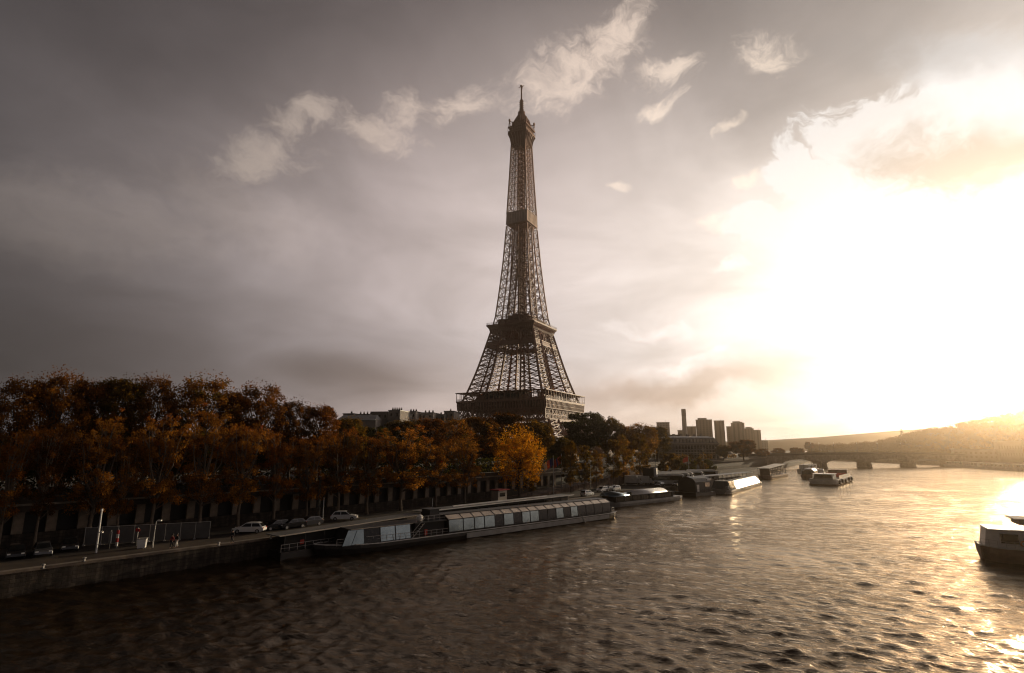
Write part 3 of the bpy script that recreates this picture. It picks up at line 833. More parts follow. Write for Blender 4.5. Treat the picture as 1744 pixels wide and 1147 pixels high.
# intermediate platform: a screened band
mb = MB(); ring_box(mb, 18.5, 18.0, 188.0, 196.8); ring_box(mb, 19.0, 19.0, 187.4, 188.0); ring_box(mb, 18.6, 18.6, 196.8, 197.4)
mb.box(0, 0, 187.6 - TZ, 17.4, 17.4, .4)
def pv(rot):
    mb.mat = rot
    for k in range(9): mb.strut((-9.2 + 2.3 * k, -9.28, 188 - TZ), (-9.0 + 2.25 * k, -9.05, 196.8 - TZ), .22)
sides(pv); mb.mat = None; mb.build('intermediate_platform', M['iron_pale'], tw)
# slender upper shaft
mb = MB(); zs_d = [197.0]; 
while zs_d[-1] < 256: zs_d.append(zs_d[-1] + SZ(zs_d[-1]) * .36)
zs_d[-1] = 257
def shaft(rot):
    mb.mat = rot
    for z0, z1 in zip(zs_d, zs_d[1:]):
        a, c = SZ(z0) / 2, SZ(z1) / 2; A, B = z0 - TZ, z1 - TZ
        mb.strut((-a, -a, A), (-c, -c, B), .85)
        k0, k1 = a * .30, c * .30
        for s in (-1, 1):
            mb.strut((s * k0, -a, A), (s * k1, -c, B), .5)
            lattice(mb, (s * a, -a, A), (s * k0, -a, A), (s * k1, -c, B), (s * c, -c, B), 1, .33, True)
        lattice(mb, (-k0, -a, A), (k0, -a, A), (k1, -c, B), (-k1, -c, B), 1, .3)
        mb.strut((-a, -a, A), (a, -a, A), .4)
sides(shaft); mb.mat = None
for z in range(198, 256, 4):
    for x, y in ((-1.7, -1.7), (1.7, -1.7), (1.7, 1.7), (-1.7, 1.7)): mb.strut((x, y, z - TZ), (x, y, z + 4 - TZ), .7)
    mb.box(0, 0, z - TZ, 3.6, 3.6, .8)
mb.build('upper_shaft', M['iron'], tw)
# top cabin
mb = MB()
def flare(rot):
    mb.mat = rot
    for k in range(7):
        t = k / 6 * 2 - 1
        pts = [(6.2 * t, -6.2, 255.5), (6.4 * t, -6.45, 259), (7.0 * t, -7.1, 263), (8.3 * t, -8.3, 266.5)]
        for p, q in zip(pts, pts[1:]): mb.strut((p[0], p[1], p[2] - TZ), (q[0], q[1], q[2] - TZ), .55)
    for h0, z0, h1, z1 in ((6.0, 257, 6.9, 263), (6.9, 263, 8.2, 266.7)):
        mb.quad((-h0, -h0, z0 - TZ), (h0, -h0, z0 - TZ), (h1, -h1, z1 - TZ), (-h1, -h1, z1 - TZ))
sides(flare); mb.mat = None
cab = mb.build('top_bracket', M['iron'], tw)
mb = MB(); ring_box(mb, 16.8, 16.8, 266.7, 268.6); mb.box(0, 0, 267.2 - TZ, 16, 16, .4); ring_box(mb, 16.8, 16.8, 271.8, 272.9); mb.box(0, 0, 272.6 - TZ, 16.4, 16.4, .5); mb.box(0, 0, 270 - TZ, 14.6, 14.6, 4.6)
def mul(rot):
    mb.mat = rot
    for k in range(9): mb.strut((-8.3 + k * 2.075, -8.3, 268.6 - TZ), (-8.3 + k * 2.075, -8.3, 271.8 - TZ), .3)
sides(mul); mb.mat = None
gal = mb.build('top_gallery', M['iron'], tw)
mb = MB()
def mesh_(rot):
    mb.mat = rot
    for z in (273.8, 274.8, 275.8): mb.strut((-8, -8, z - TZ), (8, -8, z - TZ), .12)
    for k in range(11): mb.strut((-8 + 1.6 * k, -8, 272.9 - TZ), (-7.8 + 1.56 * k, -7.8, 275.9 - TZ), .14)
sides(mesh_); mb.mat = None; mb.build('safety_fence', M['iron'], gal)
mb = MB(); mb.box(0, 0, 275 - TZ, 11.6, 11.6, 4.6); mb.lathe([(7.4, 277.0 - TZ), (7.2, 278.6 - TZ), (6.4, 280 - TZ), (5.0, 282.4 - TZ), (3.7, 284.6 - TZ), (3.0, 286.2 - TZ), (2.9, 288.4 - TZ), (2.0, 289.2 - TZ)], 12)
mb.build('dome', M['iron'], tw)
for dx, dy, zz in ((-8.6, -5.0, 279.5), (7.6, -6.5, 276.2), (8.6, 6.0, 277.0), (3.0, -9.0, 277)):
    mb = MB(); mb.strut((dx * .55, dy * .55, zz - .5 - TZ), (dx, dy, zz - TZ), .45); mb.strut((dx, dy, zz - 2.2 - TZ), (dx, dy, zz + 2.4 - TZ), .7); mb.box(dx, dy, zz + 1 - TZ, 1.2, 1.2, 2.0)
    mb.build('antenna_panel', M['iron_shaded'], tw)
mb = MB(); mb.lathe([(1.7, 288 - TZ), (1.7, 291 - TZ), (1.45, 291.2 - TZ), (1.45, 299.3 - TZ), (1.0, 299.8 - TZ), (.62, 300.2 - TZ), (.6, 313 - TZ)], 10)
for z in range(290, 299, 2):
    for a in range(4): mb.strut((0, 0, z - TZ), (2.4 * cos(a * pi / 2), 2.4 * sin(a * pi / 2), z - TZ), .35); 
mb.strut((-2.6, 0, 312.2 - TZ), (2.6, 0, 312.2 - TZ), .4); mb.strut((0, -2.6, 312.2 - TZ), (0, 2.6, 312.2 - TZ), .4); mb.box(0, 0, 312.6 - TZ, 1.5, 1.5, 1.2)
mb.build('antenna_mast', M['iron_shaded'], tw)
for sx, sy in SGN:
    mb = MB(); o = 54 - 12; mb.box(sx * o, sy * o, 1.6, 27, 27, 3.2, 0, .9); mb.build('masonry_base', M['stone'], tw)

# ------------------------------------------------------------------ trees
def leaf_cloud(rng, centers, radii, counts, size, squash=.8):
    P = []
    for c, r, n in zip(centers, radii, counts):
        d = rng.normal(size=(n, 3)); d /= np.linalg.norm(d, axis=1)[:, None]
        P.append(np.array(c) + d * (r * rng.uniform(0, 1, (n, 1)) ** .5) * np.array([1, 1, squash]))
    P = np.concatenate(P); n = len(P)
    a = rng.normal(size=(n, 3)); a /= np.linalg.norm(a, axis=1)[:, None]
    b = np.cross(a, rng.normal(size=(n, 3))); b /= np.linalg.norm(b, axis=1)[:, None] + 1e-9
    s = size * rng.uniform(.6, 1.35, (n, 1))
    a = a * s * .5; b = b * s * .36
    v = np.stack([P - a, P - b * 1.0 + a * .1, P + a, P + b], 1).reshape(-1, 3)
    f = np.arange(4 * n).reshape(n, 4)
    return v, f
def limb(mb, rng, a, b, r0, r1, bend=.12, n=5, k=5):
    a = np.array(a, float); b = np.array(b, float); L_ = np.linalg.norm(b - a); off = rng.normal(size=3) * L_ * bend; off[2] = abs(off[2])
    pts = []; rad = []
    for i in range(n + 1):
        t = i / n; pts.append(a + (b - a) * t + off * sin(pi * t) * .6); rad.append(r0 + (r1 - r0) * t)
    mb.tube(pts, rad, k, False)
def tree_proto(name, label, cat, kind, seed, H, Wd, leaf, group, lsize=.42, dens=1.0):
    rng = np.random.default_rng(seed)
    root = thing(name, label, cat, (0, 0, 0), 0, group)
    mb = MB(); cen = []; rad = []; cnt = []
    if kind == 'plane':                       # tall broad crown over a clear trunk
        h0 = H * .36; tr = .012 * H + .12
        mb.tube([(0, 0, -.2), (rng.normal() * .15, rng.normal() * .15, h0 * .5), (rng.normal() * .3, rng.normal() * .3, h0)], [tr * 1.25, tr, tr * .85], 8)
        nc = 120
        for i in range(nc):
            u = rng.uniform(0, 1) ** .8; th = rng.uniform(0, 2 * pi); zz = h0 * .85 + (H - h0 * .85) * u
            prof = max(.12, sin(pi * (u * .74 + .18))) ** .55
            r = Wd / 2 * prof * rng.uniform(.15, 1) ** .45
            c = (r * cos(th), r * sin(th), zz - .8); q = rng.uniform(.8, 1.55) * H / 22
            cen.append(c); rad.append(q); cnt.append(int(58 * dens * (q / 1.1) ** 2 * rng.uniform(.6, 1.4)))
            if i % 3 == 0: limb(mb, rng, (rng.normal() * .15, rng.normal() * .15, h0 * rng.uniform(.75, 1.0) + (H - h0) * u * .35), c, tr * .36, .03)
        for u in np.linspace(.1, .88, 14):
            prof = sin(pi * (u * .74 + .18)) ** .55
            cen.append((rng.normal() * .5, rng.normal() * .5, h0 * .9 + (H - h0 * .9) * u)); rad.append(Wd / 2 * prof); cnt.append(int(150 * dens))
        limb(mb, rng, (0, 0, h0 * .95), (rng.normal() * .6, rng.normal() * .6, H * .86), tr * .8, .05)
    elif kind == 'sparse':                    # steep bare limbs with thin foliage
        h0 = H * .26; tr = .011 * H + .06
        mb.tube([(0, 0, -.2), (rng.normal() * .1, rng.normal() * .1, h0 * .5), (0, 0, h0)], [tr * 1.2, tr, tr * .9], 8)
        nl = 13
        for i in range(nl):
            th = 2 * pi * i / nl + rng.normal() * .2; rr = Wd / 2 * rng.uniform(.25, .95); zt = H * rng.uniform(.80, 1.0) * (1 - .12 * rr / (Wd / 2))
            zb = h0 * rng.uniform(.9, 1.7)
            tip = np.array([rr * cos(th), rr * sin(th), zt]); bs = np.array([0, 0, zb]); mid = bs + (tip - bs) * .45 + np.array([cos(th), sin(th), 0]) * rr * .22
            mb.tube([bs, mid, mid + (tip - mid) * .5 + rng.normal(size=3) * .15, tip], [tr * .5, tr * .36, tr * .22, .035], 5, False)
            for k in range(4):
                t = rng.uniform(.25, .95); p = mid + (tip - mid) * t
                q = p + np.array([cos(th + rng.normal()), sin(th + rng.normal()), 1.2]) * rng.uniform(.7, 1.8)
                mb.tube([p, q], [.045, .015], 4, False)
                if rng.uniform() < .75: cen.append(tuple(q)); rad.append(rng.uniform(.4, .9)); cnt.append(int(24 * dens))
            cen.append(tuple(tip)); rad.append(.8); cnt.append(int(26 * dens))
        for i in range(70):
            th = rng.uniform(0, 2 * pi); u = rng.uniform(.0, .72); rr = Wd / 2 * rng.uniform(.25, 1.0) * (1 - .35 * abs(u - .25) / .4); zz = h0 * .95 + (H - h0) * u
            c = (rr * cos(th), rr * sin(th), zz); cen.append(c); rad.append(rng.uniform(.5, 1.2)); cnt.append(int(58 * dens))
            if i % 2: limb(mb, rng, (0, 0, max(h0 * .8, zz - 2.2)), c, .09, .02, .1, 4, 4)
    elif kind == 'round':                     # rounded low crown
        h0 = H * .22; tr = .014 * H + .08
        mb.tube([(0, 0, -.2), (rng.normal() * .1, rng.normal() * .1, h0 * .6), (0, 0, h0)], [tr * 1.2, tr, tr * .9], 8)
        for i in range(110):
            d = rng.normal(size=3); d /= np.linalg.norm(d); k = rng.uniform(.25, 1) ** .5
            c = (d[0] * Wd / 2 * k * .88, d[1] * Wd / 2 * k * .88, h0 + (H - h0) * (.5 + .46 * d[2] * k)); q = rng.uniform(.6, 1.25) * Wd / 10
            cen.append(c); rad.append(q); cnt.append(int(62 * dens * (q / 1.0) ** 1.2))
            if i % 3 == 0: limb(mb, rng, (0, 0, h0 * .95), c, tr * .5, .03)
    elif kind == 'slim':                      # narrow young street tree
        h0 = H * .2; tr = .13
        mb.tube([(0, 0, -.2), (rng.normal() * .05, rng.normal() * .05, h0), (rng.normal() * .2, rng.normal() * .2, H * .9)], [tr * 1.2, tr, .03], 7)
        for i in range(70):
            u = rng.uniform(0, 1); th = rng.uniform(0, 2 * pi); prof = sin(pi * (.12 + .83 * u)) ** .7; r = Wd / 2 * prof * sqrt(rng.uniform(0.05, 1))
            c = (r * cos(th), r * sin(th), h0 + (H - h0) * u); cen.append(c); rad.append(rng.uniform(.45, 1.0)); cnt.append(int(42 * dens))
            if i % 3 == 0: limb(mb, rng, (0, 0, h0 + (H - h0) * u * .7), c, .06, .02)
    elif kind == 'bush':
        mb.tube([(0, 0, -.2), (0, 0, H * .35)], [.12, .08], 6)
        for i in range(26):
            d = rng.normal(size=3); d /= np.linalg.norm(d); k = rng.uniform(.4, 1) ** .4
            cen.append((d[0] * Wd / 2 * k * .85, d[1] * Wd / 2 * k * .85, H * .5 + d[2] * H * .42 * k)); rad.append(rng.uniform(.6, 1.0) * Wd / 7); cnt.append(int(90 * dens))
    elif kind == 'conifer':
        mb.tube([(0, 0, -.2), (0, 0, H)], [.25, .03], 6)
        for i in range(40):
            u = rng.uniform(0.06, 1); th = rng.uniform(0, 2 * pi); r = Wd / 2 * (1 - u) ** .9 * sqrt(rng.uniform(.2, 1))
            cen.append((r * cos(th), r * sin(th), H * u)); rad.append(.5 + .5 * (1 - u)); cnt.append(int(60 * dens))
    mb.build('trunk', M['bark_pale' if kind == 'sparse' else 'bark'], root)
    v, f = leaf_cloud(rng, cen, rad, [int(n * 1.7) for n in cnt], lsize * .74)
    npmesh('crown', v, f, L[leaf], root)
    root['_h'] = H; root['_w'] = Wd
    return root
PR = {}
def proto(key, name, kind, seed, H, Wd, leaf, lsize=.42, dens=1.0): PR[key] = dict(name=name, kind=kind, seed=seed, H=H, Wd=Wd, leaf=leaf, lsize=lsize, dens=dens, root=None)
proto('pl1', 'plane_tree', 'plane', 11, 22, 12.5, 'plane', .46)
proto('pl2', 'plane_tree', 'plane', 12, 22, 11, 'rust', .46)
proto('pl3', 'plane_tree', 'plane', 13, 22, 13.5, 'plane', .46, 1.1)
proto('pl4', 'plane_tree', 'plane', 14, 22, 12, 'olive', .5, 1.25)
proto('pl5', 'plane_tree', 'plane', 15, 22, 12, 'ochre', .48, 1.2)
proto('sp1', 'poplar_tree', 'sparse', 21, 18, 8.5, 'gold', .31, 1.15)
proto('sp2', 'poplar_tree', 'sparse', 22, 18, 7.5, 'gold', .31, 1.15)
proto('sp3', 'poplar_tree', 'sparse', 23, 18, 8, 'rust', .31, 1.0)
proto('sp4', 'poplar_tree', 'sparse', 24, 18, 9, 'gold', .33, 1.45)
proto('yel', 'maple_tree', 'plane', 36, 13, 12.5, 'yellow', .34, 2.0)
proto('rd1', 'round_tree', 'round', 32, 16, 15, 'plane', .55, 1.3)
proto('rd2', 'round_tree', 'round', 33, 16, 15, 'olive', .55, 1.4)
proto('rd3', 'round_tree', 'round', 34, 16, 14, 'green', .55, 1.4)
proto('sl1', 'street_tree', 'slim', 41, 12, 6, 'ochre', .36, 1.1)
proto('sl2', 'street_tree', 'slim', 42, 12, 6.5, 'olive', .36, 1.3)
proto('bu1', 'clipped_shrub', 'bush', 51, 5, 6, 'green', .42, 1.3)
proto('bu2', 'clipped_shrub', 'bush', 52, 5, 6, 'olive', .42, 1.3)
proto('con', 'conifer_tree', 'conifer', 61, 20, 7, 'green', .6)
rt = random.Random(3)
def plant(key, x, y, z, H, Wd, label, cat='tree', group=None, rz=None):
    p = PR[key]
    rz = rt.uniform(0, 6.28) if rz is None else rz
    s = (Wd / p['Wd'], Wd / p['Wd'], H / p['H'])
    if p['root'] is None:
        r = tree_proto(p['name'], label, cat, p['kind'], p['seed'], p['H'], p['Wd'], p['leaf'], group, p['lsize'], p['dens'])
        p['root'] = r; del r['_h']; del r['_w']
        r.location = (x, y, z); r.rotation_euler = (0, 0, rz); r.scale = s
        return r
    r = dup(p['root'], (x, y, z), rz, label, group, s)
    if not group and 'group' in r: del r['group']
    return r
def plant_px(key, px, top, off, z, wpx, label, group=None, base=WALL):
    s, t = on_line(px, off, base); x, y = st(s, t)
    d = y * cos(PITCH) + 2 * sin(PITCH)
    zt = atY(px, top, y).z
    return plant(key, x, y, z, zt - z, wpx * d / FPX, label, group=group)
G1 = 'bare limbed trees along the foot of the wall'
front = [('sp3', 4, 722, 62, 'dark sparse poplar at the left edge of the picture, at the foot of the wall'),
         ('sp3', 66, 716, 62, 'dark nearly bare poplar with one orange tuft, second from the left at the wall foot'),
         ('sp1', 158, 706, 80, 'bare limbed poplar with red tips standing behind the white mast'),
         ('sp2', 202, 735, 50, 'small golden poplar squeezed between the mast and the street lamp'),
         ('sp4', 262, 703, 84, 'thick gold leaved poplar rising behind the white dustbin'),
         ('sp1', 342, 699, 78, 'tall bare limbed poplar with a fiery red top above the end of the mesh fence'),
         ('sp2', 409, 716, 64, 'red topped poplar directly above the white parked car'),
         ('sp3', 468, 727, 62, 'grey limbed sparse poplar above the row of dark parked cars'),
         ('sp2', 523, 738, 52, 'short golden poplar left of the thin white pole behind the pontoon'),
         ('sp4', 577, 728, 74, 'forked golden poplar right of the thin white pole behind the pontoon'),
         ('sp2', 627, 736, 56, 'red tipped poplar behind the front cabin of the glass roofed boat'),
         ('sp4', 684, 722, 92, 'gold speckled poplar with low hanging leaves behind the pontoon mast'),
         ('sp4', 742, 742, 66, 'dull gold poplar behind the gap between the two cabins of the glass roofed boat'),
         ('sp1', 792, 742, 56, 'dark russet poplar between the gold speckled poplars and the yellow maple')]
for k, px, top, w, lab in front: plant_px(k, px, top, -3.6, 2.5, w * 1.12, lab, G1)
s_, t_ = on_line(884, -4.0); x_, y_ = st(s_, t_)
plant('yel', x_, y_, 2.5, atY(884, 738, y_).z - 2.5, 92 * y_ / FPX, 'bright yellow maple glowing in the sun in front of the tower')
plant_px('sl2', 905, 800, -5.0, 2.5, 26, 'low yellowish sapling under the right side of the yellow maple')
G2 = 'tall plane trees along the upper street'
back = [('pl1', 8, 645, 92, 14, 'brown plane tree at the left end of the tall upper row'),
        ('pl3', 76, 638, 98, 14, 'broad brown plane tree, second from the left in the upper row'),
        ('pl2', 132, 650, 70, 14, 'narrow rust plane tree left of the red tipped poplar in the upper row'),
        ('pl4', 178, 646, 84, 14, 'dark plane tree above the red tipped poplar behind the white mast'),
        ('pl1', 238, 642, 84, 14, 'brown plane tree above the thick gold poplar in the upper row'),
        ('pl3', 330, 644, 112, 14, 'largest and broadest plane tree of the upper row, amber topped'),
        ('pl2', 384, 668, 60, 14, 'lower rust plane tree between the two broad amber crowns'),
        ('pl3', 432, 657, 96, 14, 'broad amber plane tree above the white parked car'),
        ('pl1', 490, 683, 62, 13, 'plane tree stepping down above the dark parked cars'),
        ('pl2', 536, 691, 64, 13, 'amber plane tree at the low right end of the tall row'),
        ('pl4', 588, 713, 62, 16, 'green tinged plane tree in front of the leftmost flat roofs'),
        ('rd3', 634, 722, 66, 22, 'dark green round tree below the flat roofed blocks'),
        ('pl4', 682, 717, 66, 24, 'olive plane tree below the dark tall roof block'),
        ('pl2', 726, 713, 64, 24, 'rust plane tree below the white attic house'),
        ('pl1', 772, 714, 62, 24, 'brown plane tree touching the left corner of the lattice tower'),
        ('rd1', 812, 707, 72, 30, 'round russet tree in front of the left face of the lattice tower'),
        ('rd1', 856, 701, 84, 30, 'biggest round russet tree in front of the lattice tower, above the yellow maple'),
        ('rd2', 910, 713, 62, 30, 'olive round tree in front of the near leg of the lattice tower')]
for k, px, top, w, off, lab in back: plant_px(k, px, top, off, 7.5, w * 1.16, lab, G2)
G3 = 'trees right of the lattice tower'
for k, px, top, w, off, lab in [('rd3', 1000, 697, 84, 42, 'big dark green tree right against the arch of the lattice tower'),
        ('rd2', 1036, 707, 62, 34, 'dark olive tree right beside the big dark green one'),
        ('rd1', 1068, 724, 48, 26, 'brown tree between the dark olive tree and the tall ochre one'),
        ('pl5', 1094, 722, 62, 12, 'tall ochre tree behind the white trucks'),
        ('pl4', 1120, 727, 50, 14, 'olive tree at the right end of the row, beside the billboard'),
        ('rd2', 952, 742, 44, 34, 'low shaded tree under the arch of the lattice tower')]:
    plant_px(k, px, top, off, 7.5, w, lab, G3)
G4 = 'young street trees along the ramp'
for k, px, top, w, lab in [('sl1', 972, 752, 36, 'young ochre tree just right of the two flagpoles'),
        ('sl2', 996, 758, 34, 'young olive tree, second right of the flagpoles'),
        ('sl1', 1016, 768, 26, 'small ochre tree left of the three white banners'),
        ('sl2', 1045, 748, 38, 'young olive tree just right of the three white banners'),
        ('sl1', 1062, 742, 38, 'young ochre tree left of the two white trucks'),
        ('sl2', 1090, 738, 40, 'young olive tree behind the right white truck')]:
    plant_px(k, px, top, -8.5, 2.5, w, lab, G4)
G5 = 'shaded trees in the depth behind the tall plane row'
for i, (px, off) in enumerate([(30, 34), (100, 30), (150, 40), (205, 28), (270, 36), (290, 25), (360, 30), (410, 40), (465, 28), (515, 34), (560, 30), (610, 34), (655, 40), (700, 38), (750, 40), (795, 44), (835, 46), (885, 42), (935, 46), (962, 50)]):
    s, t = on_line(px, off); x, y = st(s, t)
    plant(('rd2', 'rd1', 'rd3')[i % 3], x, y, 7.3, 11.5, 13, 'tree in the dark depth behind the tall plane row', group=G5)
G6 = 'shrubs behind the parked coaches'
for k, px, top, w, lab in [('bu2', 1142, 772, 40, 'dark clipped shrub at the left end behind the coaches'), ('bu1', 1168, 776, 34, 'dark clipped shrub, second from the left behind the coaches'),
        ('bu2', 1190, 779, 28, 'clipped shrub left of the last one behind the coaches'), ('bu1', 1208, 780, 26, 'clipped shrub at the right end behind the coaches')]:
    s, t = on_line(px, -9); x, y = st(s, t); z = atY(px, top, y).z
    plant(k, x, y, 2.5, z - 2.5, w * y / FPX * 1.15, lab, 'shrub', G6)
for k, px, top, w, Y, lab in [('rd1', 1264, 748, 52, 330, 'big round brown tree in front of the tower blocks'), ('rd2', 1230, 757, 26, 318, 'dark tree right of the mansard building'),
        ('rd1', 1298, 764, 26, 385, 'low brown tree under the smallest tower block'),
        ('rd1', 1325, 763, 24, 440, 'small hazy tree left above the bridge end'), ('rd1', 1356, 762, 26, 445, 'hazy round tree above the left end of the bridge'),
        ('rd2', 1383, 768, 22, 470, 'low hazy tree above the leftmost pier of the bridge')]:
    p = atY(px, top, Y); plant(k, p.x, p.y, 7.5, p.z - 7.5, w * Y / FPX, lab)
p = atY(1535, 731, 655); plant('con', p.x, p.y, 22, p.z - 22, 9, 'dark pointed conifer on the hill skyline above the bridge')
p = atY(1377, 752, 720); plant('rd1', p.x, p.y, 8, p.z - 8, 14, 'hazy tree on the skyline left of the wooded hill')

# woods on the hill: one mass
rng = np.random.default_rng(77); cen = []; rad = []; cnt = []
for i in range(len(HP) - 1):
    for k in range(nrow - 3):
        for j in range(16):
            a, c = rng.uniform(), rng.uniform()
            p = [np.array(hv[(i + ii) * nrow + k + kk]) for ii in (0, 1) for kk in (0, 1)]
            q = (p[0] * (1 - a) * (1 - c) + p[1] * (1 - a) * c + p[2] * a * (1 - c) + p[3] * a * c)
            r = rng.uniform(2.2, 5.0); cen.append((q[0], q[1], q[2] + r * .7 + rng.uniform(0, 2))); rad.append(r); cnt.append(110)
v, f = leaf_cloud(rng, cen, rad, cnt, 1.15)
o = npmesh('hillside_woods', v, f, L['woods']); stuff(o, 'hazy autumn woods covering the hill on the far right bank', 'woods')
# street greenery between the mansard building and the bridge: one mass
cen = []; rad = []; cnt = []
for i in range(60):
    s = rng.uniform(255, 400); t = poly_at(WALL, s) + rng.uniform(6, 60); x, y = st(s, t); r = rng.uniform(1.5, 3.0)
    cen.append((x, y, 8.6 + rng.uniform(0, 2.0))); rad.append(r); cnt.append(90)
v, f = leaf_cloud(rng, cen, rad, cnt, .8)
o = npmesh('undergrowth', v, f, L['olive']); stuff(o, 'low brown undergrowth along the street towards the bridge', 'undergrowth')

# clipped hedge along the far side of the street
cen = []; rad = []; cnt = []
for i in range(330):
    s = -60 + i * .72; t = poly_at(WALL, s) + 21 + rng.uniform(-.5, .5); x, y = st(s, t)
    for z in (8.2, 9.6, 11.0): cen.append((x, y, z)); rad.append(1.15); cnt.append(22)
HO = st(50, 37); v, f = leaf_cloud(rng, cen, rad, cnt, .55); v = v - np.array([HO[0], HO[1], 7.5])
hg = npmesh('hedge', v, f, L['green']); hg.location = (HO[0], HO[1], 7.5)
tag(hg, 'long dark hedge running along the street between the tree trunks', 'hedge')

# ------------------------------------------------------------------ buildings
M['tower_a'] = facade_material('brown_tower_facade', (.22, .15, .105), (.06, .045, .035), .22, .32, .45, .6)
M['tower_b'] = facade_material('striped_tower_facade', (.26, .19, .14), (.09, .065, .05), .16, .30, .4, 1.1)
M['tower_c'] = facade_material('grey_tower_facade', (.30, .27, .24), (.10, .09, .085), .25, .33, .5, .5)
M['haus'] = facade_material('apartment_facade', (.20, .15, .115), (.035, .028, .024), .42, .31, .42, .62)
M['concrete'] = material('pale_concrete', (.42, .36, .31), .9, 0, .25, .1)
def px_box(px0, px1, top, Y, depth, z0, ang=0.0):      # footprint and height of a far building between two pixel columns
    a = atY(px0, top, Y); c = atY(px1, top, Y); return (a.x + c.x) / 2, Y + depth / 2, abs(c.x - a.x), a.z - z0
GB = 'far tower blocks'
blocks = [(1118, 1140, 720.5, 820, 'tower_c', 'pale grey tower block at the left end, half behind the ochre tree', 'flat'),
          (1154, 1162, 734, 900, 'tower_a', 'low narrow block just left of the tall chimney', 'flat'),
          (1168, 1185, 727.5, 880, 'tower_b', 'striped block just right of the tall chimney', 'flat'),
          (1185, 1212, 716, 840, 'tower_a', 'widest and tallest brown tower block', 'plant'),
          (1216, 1233, 717.5, 860, 'tower_b', 'tall slim striped tower block with a bright gap to its right', 'flat'),
          (1237, 1246, 727.5, 900, 'tower_a', 'plain slab just right of the bright gap', 'flat'),
          (1245, 1267, 721.5, 870, 'tower_b', 'tower block with a stepped roof above the big round tree', 'step'),
          (1268, 1283, 731, 930, 'tower_a', 'lower brown tower block, third from the right', 'step'),
          (1283, 1295, 733.5, 950, 'tower_b', 'slim striped tower block, second from the right', 'flat'),
          (1296, 1307, 751, 1000, 'tower_c', 'smallest and rightmost tower block above the bridge end', 'flat')]
for a, c, top, Y, mt, lab, rf in blocks:
    x, y, w, h = px_box(a, c, top, Y, 24, 7.5)
    t = thing('tower_block', lab, 'tower block', (x * (1 + 12 / Y), y, 7.5), -atan2(x, Y), GB); w *= .97
    m = MB(); m.box(0, 0, h / 2, w, 24, h)
    for k in range(int(w // 5) + 1): m.box(-w / 2 + .4 + k * (w - .8) / max(1, int(w // 5)), -12.15, h / 2, .7, .5, h)
    m.build('walls', M[mt], t)
    m = MB(); m.box(0, 0, h + .5, w + .5, 24.5, 1.0)
    if rf != 'flat': m.box(-w * .1, 0, h + 2.2, w * .55, 14, 2.6)
    if rf == 'step': m.box(w * .2, 0, h + 1.8, w * .35, 10, 2.0)
    m.strut((w * .2, 0, h), (w * .2, 0, h + 4), .3)
    m.build('roof', M['plaster2'], t)
p = atY(1164, 697, 760); ch = thing('chimney_stack', 'tall pale concrete chimney with a darker top rising over the tower blocks', 'chimney', (p.x, p.y, 7.5))
m = MB(); m.lathe([(3.4, 0), (2.9, p.z - 17.5)], 20); m.build('shaft', M['concrete'], ch)
m = MB(); m.lathe([(3.0, p.z - 17.5), (3.0, p.z - 8.2), (2.7, p.z - 8.0), (2.7, p.z - 7.5)], 20); m.build('crown', M['plaster2'], ch)
x, y, w, h = px_box(1135, 1158, 742, 420, 20, 7.5)
t = thing('office_block', 'low pale flat roofed block behind the left end of the mansard building', 'building', (x, y, 7.5)); m = MB(); m.box(0, 0, h / 2, w, 20, h); m.build('walls', M['haus'], t); m = MB(); m.box(0, 0, h + .3, w + .8, 20.8, .6); m.build('roof', M['roof_grey'], t)

# mansard building by the quay
x, y, w, h = px_box(1136, 1221, 756, 335, 22, 7.5)
mn = thing('mansard_building', 'long dark stone building with a mansard roof and rows of windows below the tower blocks', 'building', (x, y, 7.5), R(14))
m = MB(); m.box(0, 0, h / 2, w, 22, h); m.build('walls', M['plaster2'], mn)
m = MB(); m.box(0, 0, h + .25, w + 1.2, 23.2, .5); m.box(0, 0, h * .45, w + .5, 22.5, .35); m.build('cornice', M['plaster'], mn)
rf = MB(); rf.rings([[(-w / 2, -11, h + .5), (w / 2, -11, h + .5), (w / 2, 11, h + .5), (-w / 2, 11, h + .5)], [(-w / 2 + 1.5, -9.3, h + 3.6), (w / 2 - 1.5, -9.3, h + 3.6), (w / 2 - 1.5, 9.3, h + 3.6), (-w / 2 + 1.5, 9.3, h + 3.6)], [(-w / 2 + 4, -6, h + 4.4), (w / 2 - 4, -6, h + 4.4), (w / 2 - 4, 6, h + 4.4), (-w / 2 + 4, 6, h + 4.4)]])
roof = rf.build('roof', M['roof_grey'], mn)
for k in range(6):
    m = MB(); m.box(-w / 2 + 3 + k * (w - 6) / 5, 2, h + 4.6, 1.6, .8, 2.4); m.build('chimney', M['plaster2'], roof)
win = None
for r_ in range(3):
    for k in range(14):
        xx = -w / 2 + 1.6 + k * (w - 3.2) / 13; zz = h * (.2 + .29 * r_)
        if win is None: m = MB(); m.box(0, 0, 0, 1.2, .12, 2.0); win = o = m.build('window', M['pane_dark'], mn)
        else: o = win.copy(); COL.objects.link(o); o.parent = mn
        o.location = (xx, -11.06, zz)
for k in range(12):
    m = MB(); m.box(-w / 2 + 2.6 + k * (w - 5.2) / 11, -10.5, h + 1.7, 1.3, 1.2, 1.8); m.build('dormer', M['plaster'], roof)

